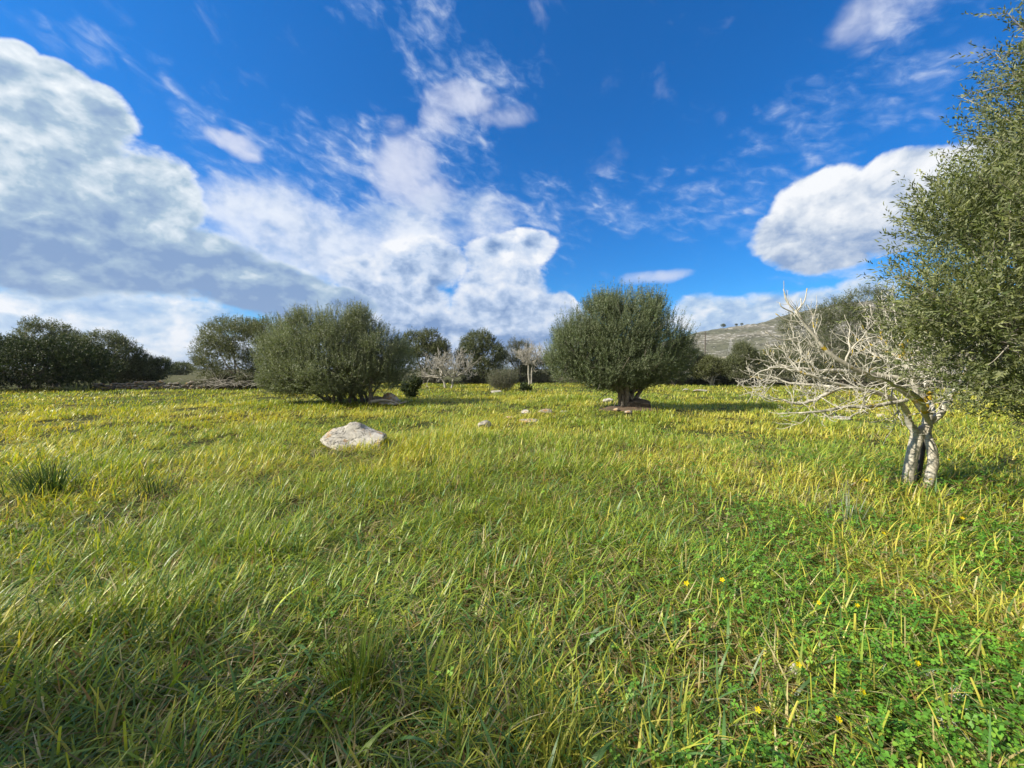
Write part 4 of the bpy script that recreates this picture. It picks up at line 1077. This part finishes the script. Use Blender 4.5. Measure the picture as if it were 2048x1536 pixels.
def clover():
    """trefoil ground cover on the right"""
    rs = rnd(200); n = 110000; x, y = sector(n, 1.0, 11.0, 1.0, rs); yel, hgt, clo, right = patch(x, y)
    p = right * np.clip((clo - .34) * 4.5, .15, 1) * 1.2 + .012
    ok = (rs.random(n) < p) & keep_out(x, y); x, y = x[ok], y[ok]; n = len(x); r = np.hypot(x, y)
    g = Geo(); z = gz(x, y) + rs.uniform(.04, .15, n)
    col = np.array([(.115, .29, .032), (.15, .35, .04), (.08, .22, .025), (.22, .40, .045)])[rs.integers(0, 4, n)] * (1 + rs.normal(0, .15, (n, 1)))
    sz = rs.uniform(.010, .019, n) * np.maximum(1, r / 4.5) ** .5
    a0 = rs.uniform(0, 6.28, n); tilt = rs.normal(0, .35, (n, 2))
    for k in range(3):
        a = a0 + k * 2.094; d = np.stack([np.cos(a), np.sin(a)], -1); s = np.stack([-d[:, 1], d[:, 0]], -1)
        def V(u, w, dz): 
            q = d * (u * sz)[:, None] + s * (w * sz)[:, None]
            return np.stack([x + q[:, 0], y + q[:, 1], z + dz * sz + (q * tilt).sum(1)], -1)
        v = np.stack([V(0, 0, 0), V(.75, .52, .12), V(1.15, .30, .0), V(1.0, 0, -.08), V(1.15, -.30, .0), V(.75, -.52, .12)], 1).reshape(-1, 3)
        b = np.arange(n)[:, None] * 6
        q = np.concatenate([b + [0, 1, 2, 3], b + [0, 3, 4, 5]])
        g.add(v, quads=q, col=np.repeat(col, 6, 0))
    # stems
    gs = rs.normal(0, .01, (n, 2)); w = .0009
    zb = gz(x, y)
    v = np.stack([np.stack([x + gs[:, 0] - w, y + gs[:, 1], zb], -1), np.stack([x + gs[:, 0] + w, y + gs[:, 1], zb], -1), np.stack([x + w, y, z], -1), np.stack([x - w, y, z], -1)], 1).reshape(-1, 3)
    g.add(v, quads=np.arange(n * 4).reshape(-1, 4), col=(.16, .2, .05))
    o = g.build('clover', M_CLOVER, smooth=False); tag(o, kind='stuff')
if not os.environ.get('NOGRASS'): clover()

# ================================================================ countable plants in the grass
def rush_clump(px, Y, n, h, seed, label, cols, group=None, w=.006, spread=.10, tmax=.75):
    rs = rnd(seed); base = at(px, Y); g = Geo()
    x = rs.normal(0, spread, n); y = rs.normal(0, spread, n)
    c = np.array(cols)[rs.integers(0, len(cols), n)] * (1 + rs.normal(0, .12, (n, 1)))
    head = np.arctan2(y, x) + rs.normal(0, .5, n)
    blades(g, base[0] + x, base[1] + y, .0, rs.uniform(.6, 1.1, n) * h, np.full(n, w) * rs.uniform(.7, 1.4, n), head, np.abs(rs.normal(.12, .16, n)), rs.uniform(.1, tmax, n), c, rs, 7, tipcol=c * [1.25, 1.1, 1.2])
    o = g.build('rush_clump', M_GRASS, origin=base); return tag(o, label, 'grass clump', group)
RUSH = [(.040, .085, .035), (.055, .105, .045), (.035, .07, .028)]
rush_clump(88, 4.55, 170, .52, 1, 'dark blue-green clump of stiff leaves near the left edge', RUSH, w=.010, spread=.13)
rush_clump(300, 4.6, 55, .40, 2, 'thinner dark leaf clump right of the bigger one on the left', RUSH, w=.008, spread=.10)
rush_clump(150, 25.5, 60, .8, 3, 'grey-green leaf clump at the foot of the dark carob', [(.10, .14, .09), (.08, .12, .07)], w=.03, spread=.3, tmax=1.2)
rush_clump(240, 22.5, 50, .35, 4, 'low grey-green clump in the far grass before the stone wall', [(.09, .13, .07)], w=.03, spread=.16, tmax=1.2)
rush_clump(860, 5.9, 60, .30, 5, 'dark sparse clump in the grass right of the big boulder', [(.06, .09, .03), (.05, .08, .03)], w=.007, spread=.12)
rush_clump(705, 1.75, 130, .34, 6, 'tall bright green tuft standing up at the bottom left of the middle', [(.13, .22, .035), (.17, .25, .04), (.24, .26, .06)], w=.007, spread=.055, tmax=.5)
rush_clump(1115, 1.42, 90, .27, 7, 'yellow-green tuft of cut blades at the bottom edge right of the middle', [(.24, .29, .05), (.30, .32, .07)], w=.007, spread=.05, tmax=.4)
rush_clump(1700, 3.75, 40, .34, 8, 'pale grey feathery tuft left of the fig stems', [(.30, .34, .27), (.24, .28, .2)], w=.006, spread=.08)
rush_clump(1625, 4.1, 30, .36, 9, 'thin brownish seedling stems left of the pale feathery tuft', [(.12, .14, .07), (.18, .15, .08)], w=.004, spread=.05, tmax=.3)

def flower(px, Y, h, seed, label, s=.016):
    rs = rnd(seed + 500); base = at(px, Y); root = empty('yellow_flower', base, label, 'flower', 'small yellow flowers scattered in the grass')
    lean = rs.normal(0, .12, 2); top = np.array([lean[0] * h, lean[1] * h, h])
    g = Geo(); tube(g, smoothline([[0, 0, -.01], top * [.3, .3, .5], top], 6), .0013, 5, col=(.20, .28, .06)); g.build('stem', M_CLOVER, root)
    g = Geo(); ax = unit(np.array([rs.normal(-.3, .4), rs.normal(-.6, .3), .7])); u = unit(np.cross(ax, [0, 1, .2])); w = np.cross(ax, u)
    for k in range(5):
        a = k * 1.2566 + rs.uniform(-.15, .15); d = unit(np.cos(a) * u + np.sin(a) * w); sd = np.cross(ax, d)
        v = [top, top + (d * .45 + ax * .35 + sd * .26) * s, top + (d * 1.0 + ax * .50 + sd * .42) * s, top + (d * 1.15 + ax * .45) * s, top + (d * 1.0 + ax * .50 - sd * .42) * s, top + (d * .45 + ax * .35 - sd * .26) * s]
        g.add(v, quads=[(0, 1, 2, 3), (0, 3, 4, 5)], col=np.array((.85, .68, .01)) * rs.uniform(.85, 1.05))
    g.build('petals', M_PETAL, root)
FL = [(1447, 1149, 'yellow flower lowest-left of the lit clover, biggest one'), (1660, 1193, 'pair-like yellow flower in the clover right of the biggest one'), (1613, 1325, 'yellow flower just above the fist-sized stone'),
      (1520, 1402, 'yellow flower left of the fist-sized stone'), (1745, 1377, 'yellow flower right of the fist-sized stone'), (1838, 1312, 'yellow flower beside the upper silvery leaf'),
      (1695, 1434, 'yellow flower below the fist-sized stone, near the bottom edge'), (1678, 1078, 'yellow flower in dry grass below the fig stems'), (1768, 1056, 'yellow flower on a tall stem below the left fig stem'),
      (1943, 1027, 'yellow flower at the foot of the clover bank on the right'), (1375, 1152, 'small yellow flower left of the biggest one'), (1730, 1195, 'faint yellow flower in the stubble right of the clover'),
      (1866, 950, 'yellow flower between the two fig stems'), (1740, 953, 'yellow flower left of the fig stems'),
      (1905, 915, 'yellow flower in the shade right of the fig stems')]
for i, (px, py, lab) in enumerate(FL):
    hf = .15 if py > 1000 else .20
    Yf = (EYE - hf) * F / (py - HOR + 8)
    flower(px, Yf, hf, i, lab, (.0105 if py > 1170 else .014) if py > 1000 else .017)

def silver_plant(px, Y, h, seed, label, n=7):
    rs = rnd(seed + 900); base = at(px, Y); g = Geo()
    for k in range(n):
        a = rs.uniform(0, 6.28); t = rs.uniform(.1, .8); L = h * rs.uniform(.6, 1.0)
        d = unit([math.cos(a) * t, math.sin(a) * t, 1]); p = smoothline([[0, 0, 0], d * L * .5, d * L + np.array([math.cos(a), math.sin(a), 0]) * L * .25], 9)
        tube(g, p, .0012, 4, col=(.50, .54, .47))
        for i in range(1, 9):
            sd = unit(np.cross(p[i] - p[i - 1], [0, 0, 1])) ; f = unit(p[i] - p[i - 1])
            for sg in (-1, 1):
                l = L * .13 * math.sin(i / 9 * 2.6 + .3); b = p[i]; e = b + (sd * sg + f * .5) * l; wv = f * l * .28
                g.add([b, (b + e) / 2 + wv, e, (b + e) / 2 - wv], quads=[(0, 1, 2, 3)], col=np.array((.36, .41, .33)) * rs.uniform(.85, 1.1))
                e2 = e + wv * 1.2; 
                g.add([(b + e) / 2, e + wv * 1.3, e + (sd * sg) * l * .3, e - wv], quads=[(0, 1, 2, 3)], col=(.40, .45, .37))
    o = g.build('silver_leaf_plant', M_SILVER); o.location = base; tag(o, label, 'plant', 'silvery leaves among the grass')
for i, (px, py, h, lab) in enumerate([(1918, 1400, .17, 'silvery cut-leaf sprig near the bottom right corner, upper of two'), (1925, 1462, .15, 'silvery sprig near the bottom right corner, lower of two'),
                                      (1897, 985, .16, 'white-leaved sprig right below the fig stems'), (1700, 965, .20, 'grey-leaved plant in the grass left of the fig stems'),
                                      (1865, 1340, .13, 'loose silvery sprig left of the two bottom right sprigs'), (1820, 1105, .10, 'small white-leaved sprig in the clover below the fig'), (2015, 1010, .14, 'white-leaved sprig at the right edge')]):
    silver_plant(px, (EYE - h * .5) * F / (py - HOR), h * .75, i, lab)

# tall cut stalks standing out on the right
def stalk(px, py, h, r, seed, label):
    rs = rnd(seed + 700); Ys = EYE * F / (py - HOR); base = at(px, Ys); g = Geo(); l = rs.normal(0, .12, 2)
    p = smoothline([[0, 0, -.02], [l[0] * h * .4, l[1] * h * .4, h * .5], [l[0] * h, l[1] * h, h]], 8, .002, rs)
    c = np.array([(.40, .40, .09), (.46, .40, .16), (.30, .34, .07)][rs.integers(0, 3)])
    tube(g, p, np.linspace(r, r * .7, 8), 6, col=c)
    o = g.build('cut_stalk', M_GRASS); o.location = base; tag(o, label, 'stalk', 'thick cut stalks on the right')
for i, (px, py, h, r, lab) in enumerate([(1772, 1045, .30, .006, 'thick pale yellow cut stalk left below the fig stems'), (1830, 1075, .24, .005, 'cut stalk standing in the clover, next right of the pale yellow one'),
                                         (1862, 1060, .36, .005, 'tall brownish stalk in the clover below the right fig stem'), (1955, 1020, .22, .006, 'short bright stalk at the right in the clover'),
                                         (1885, 1300, .24, .006, 'cut stalk in the stubble at the right, above the silvery sprigs'), (1985, 1290, .28, .007, 'thick green cut stalk by the right edge'),
                                         (1722, 1010, .24, .005, 'thin pale stalk far left of the fig stems')]):
    stalk(px, py, h, r, i, lab)
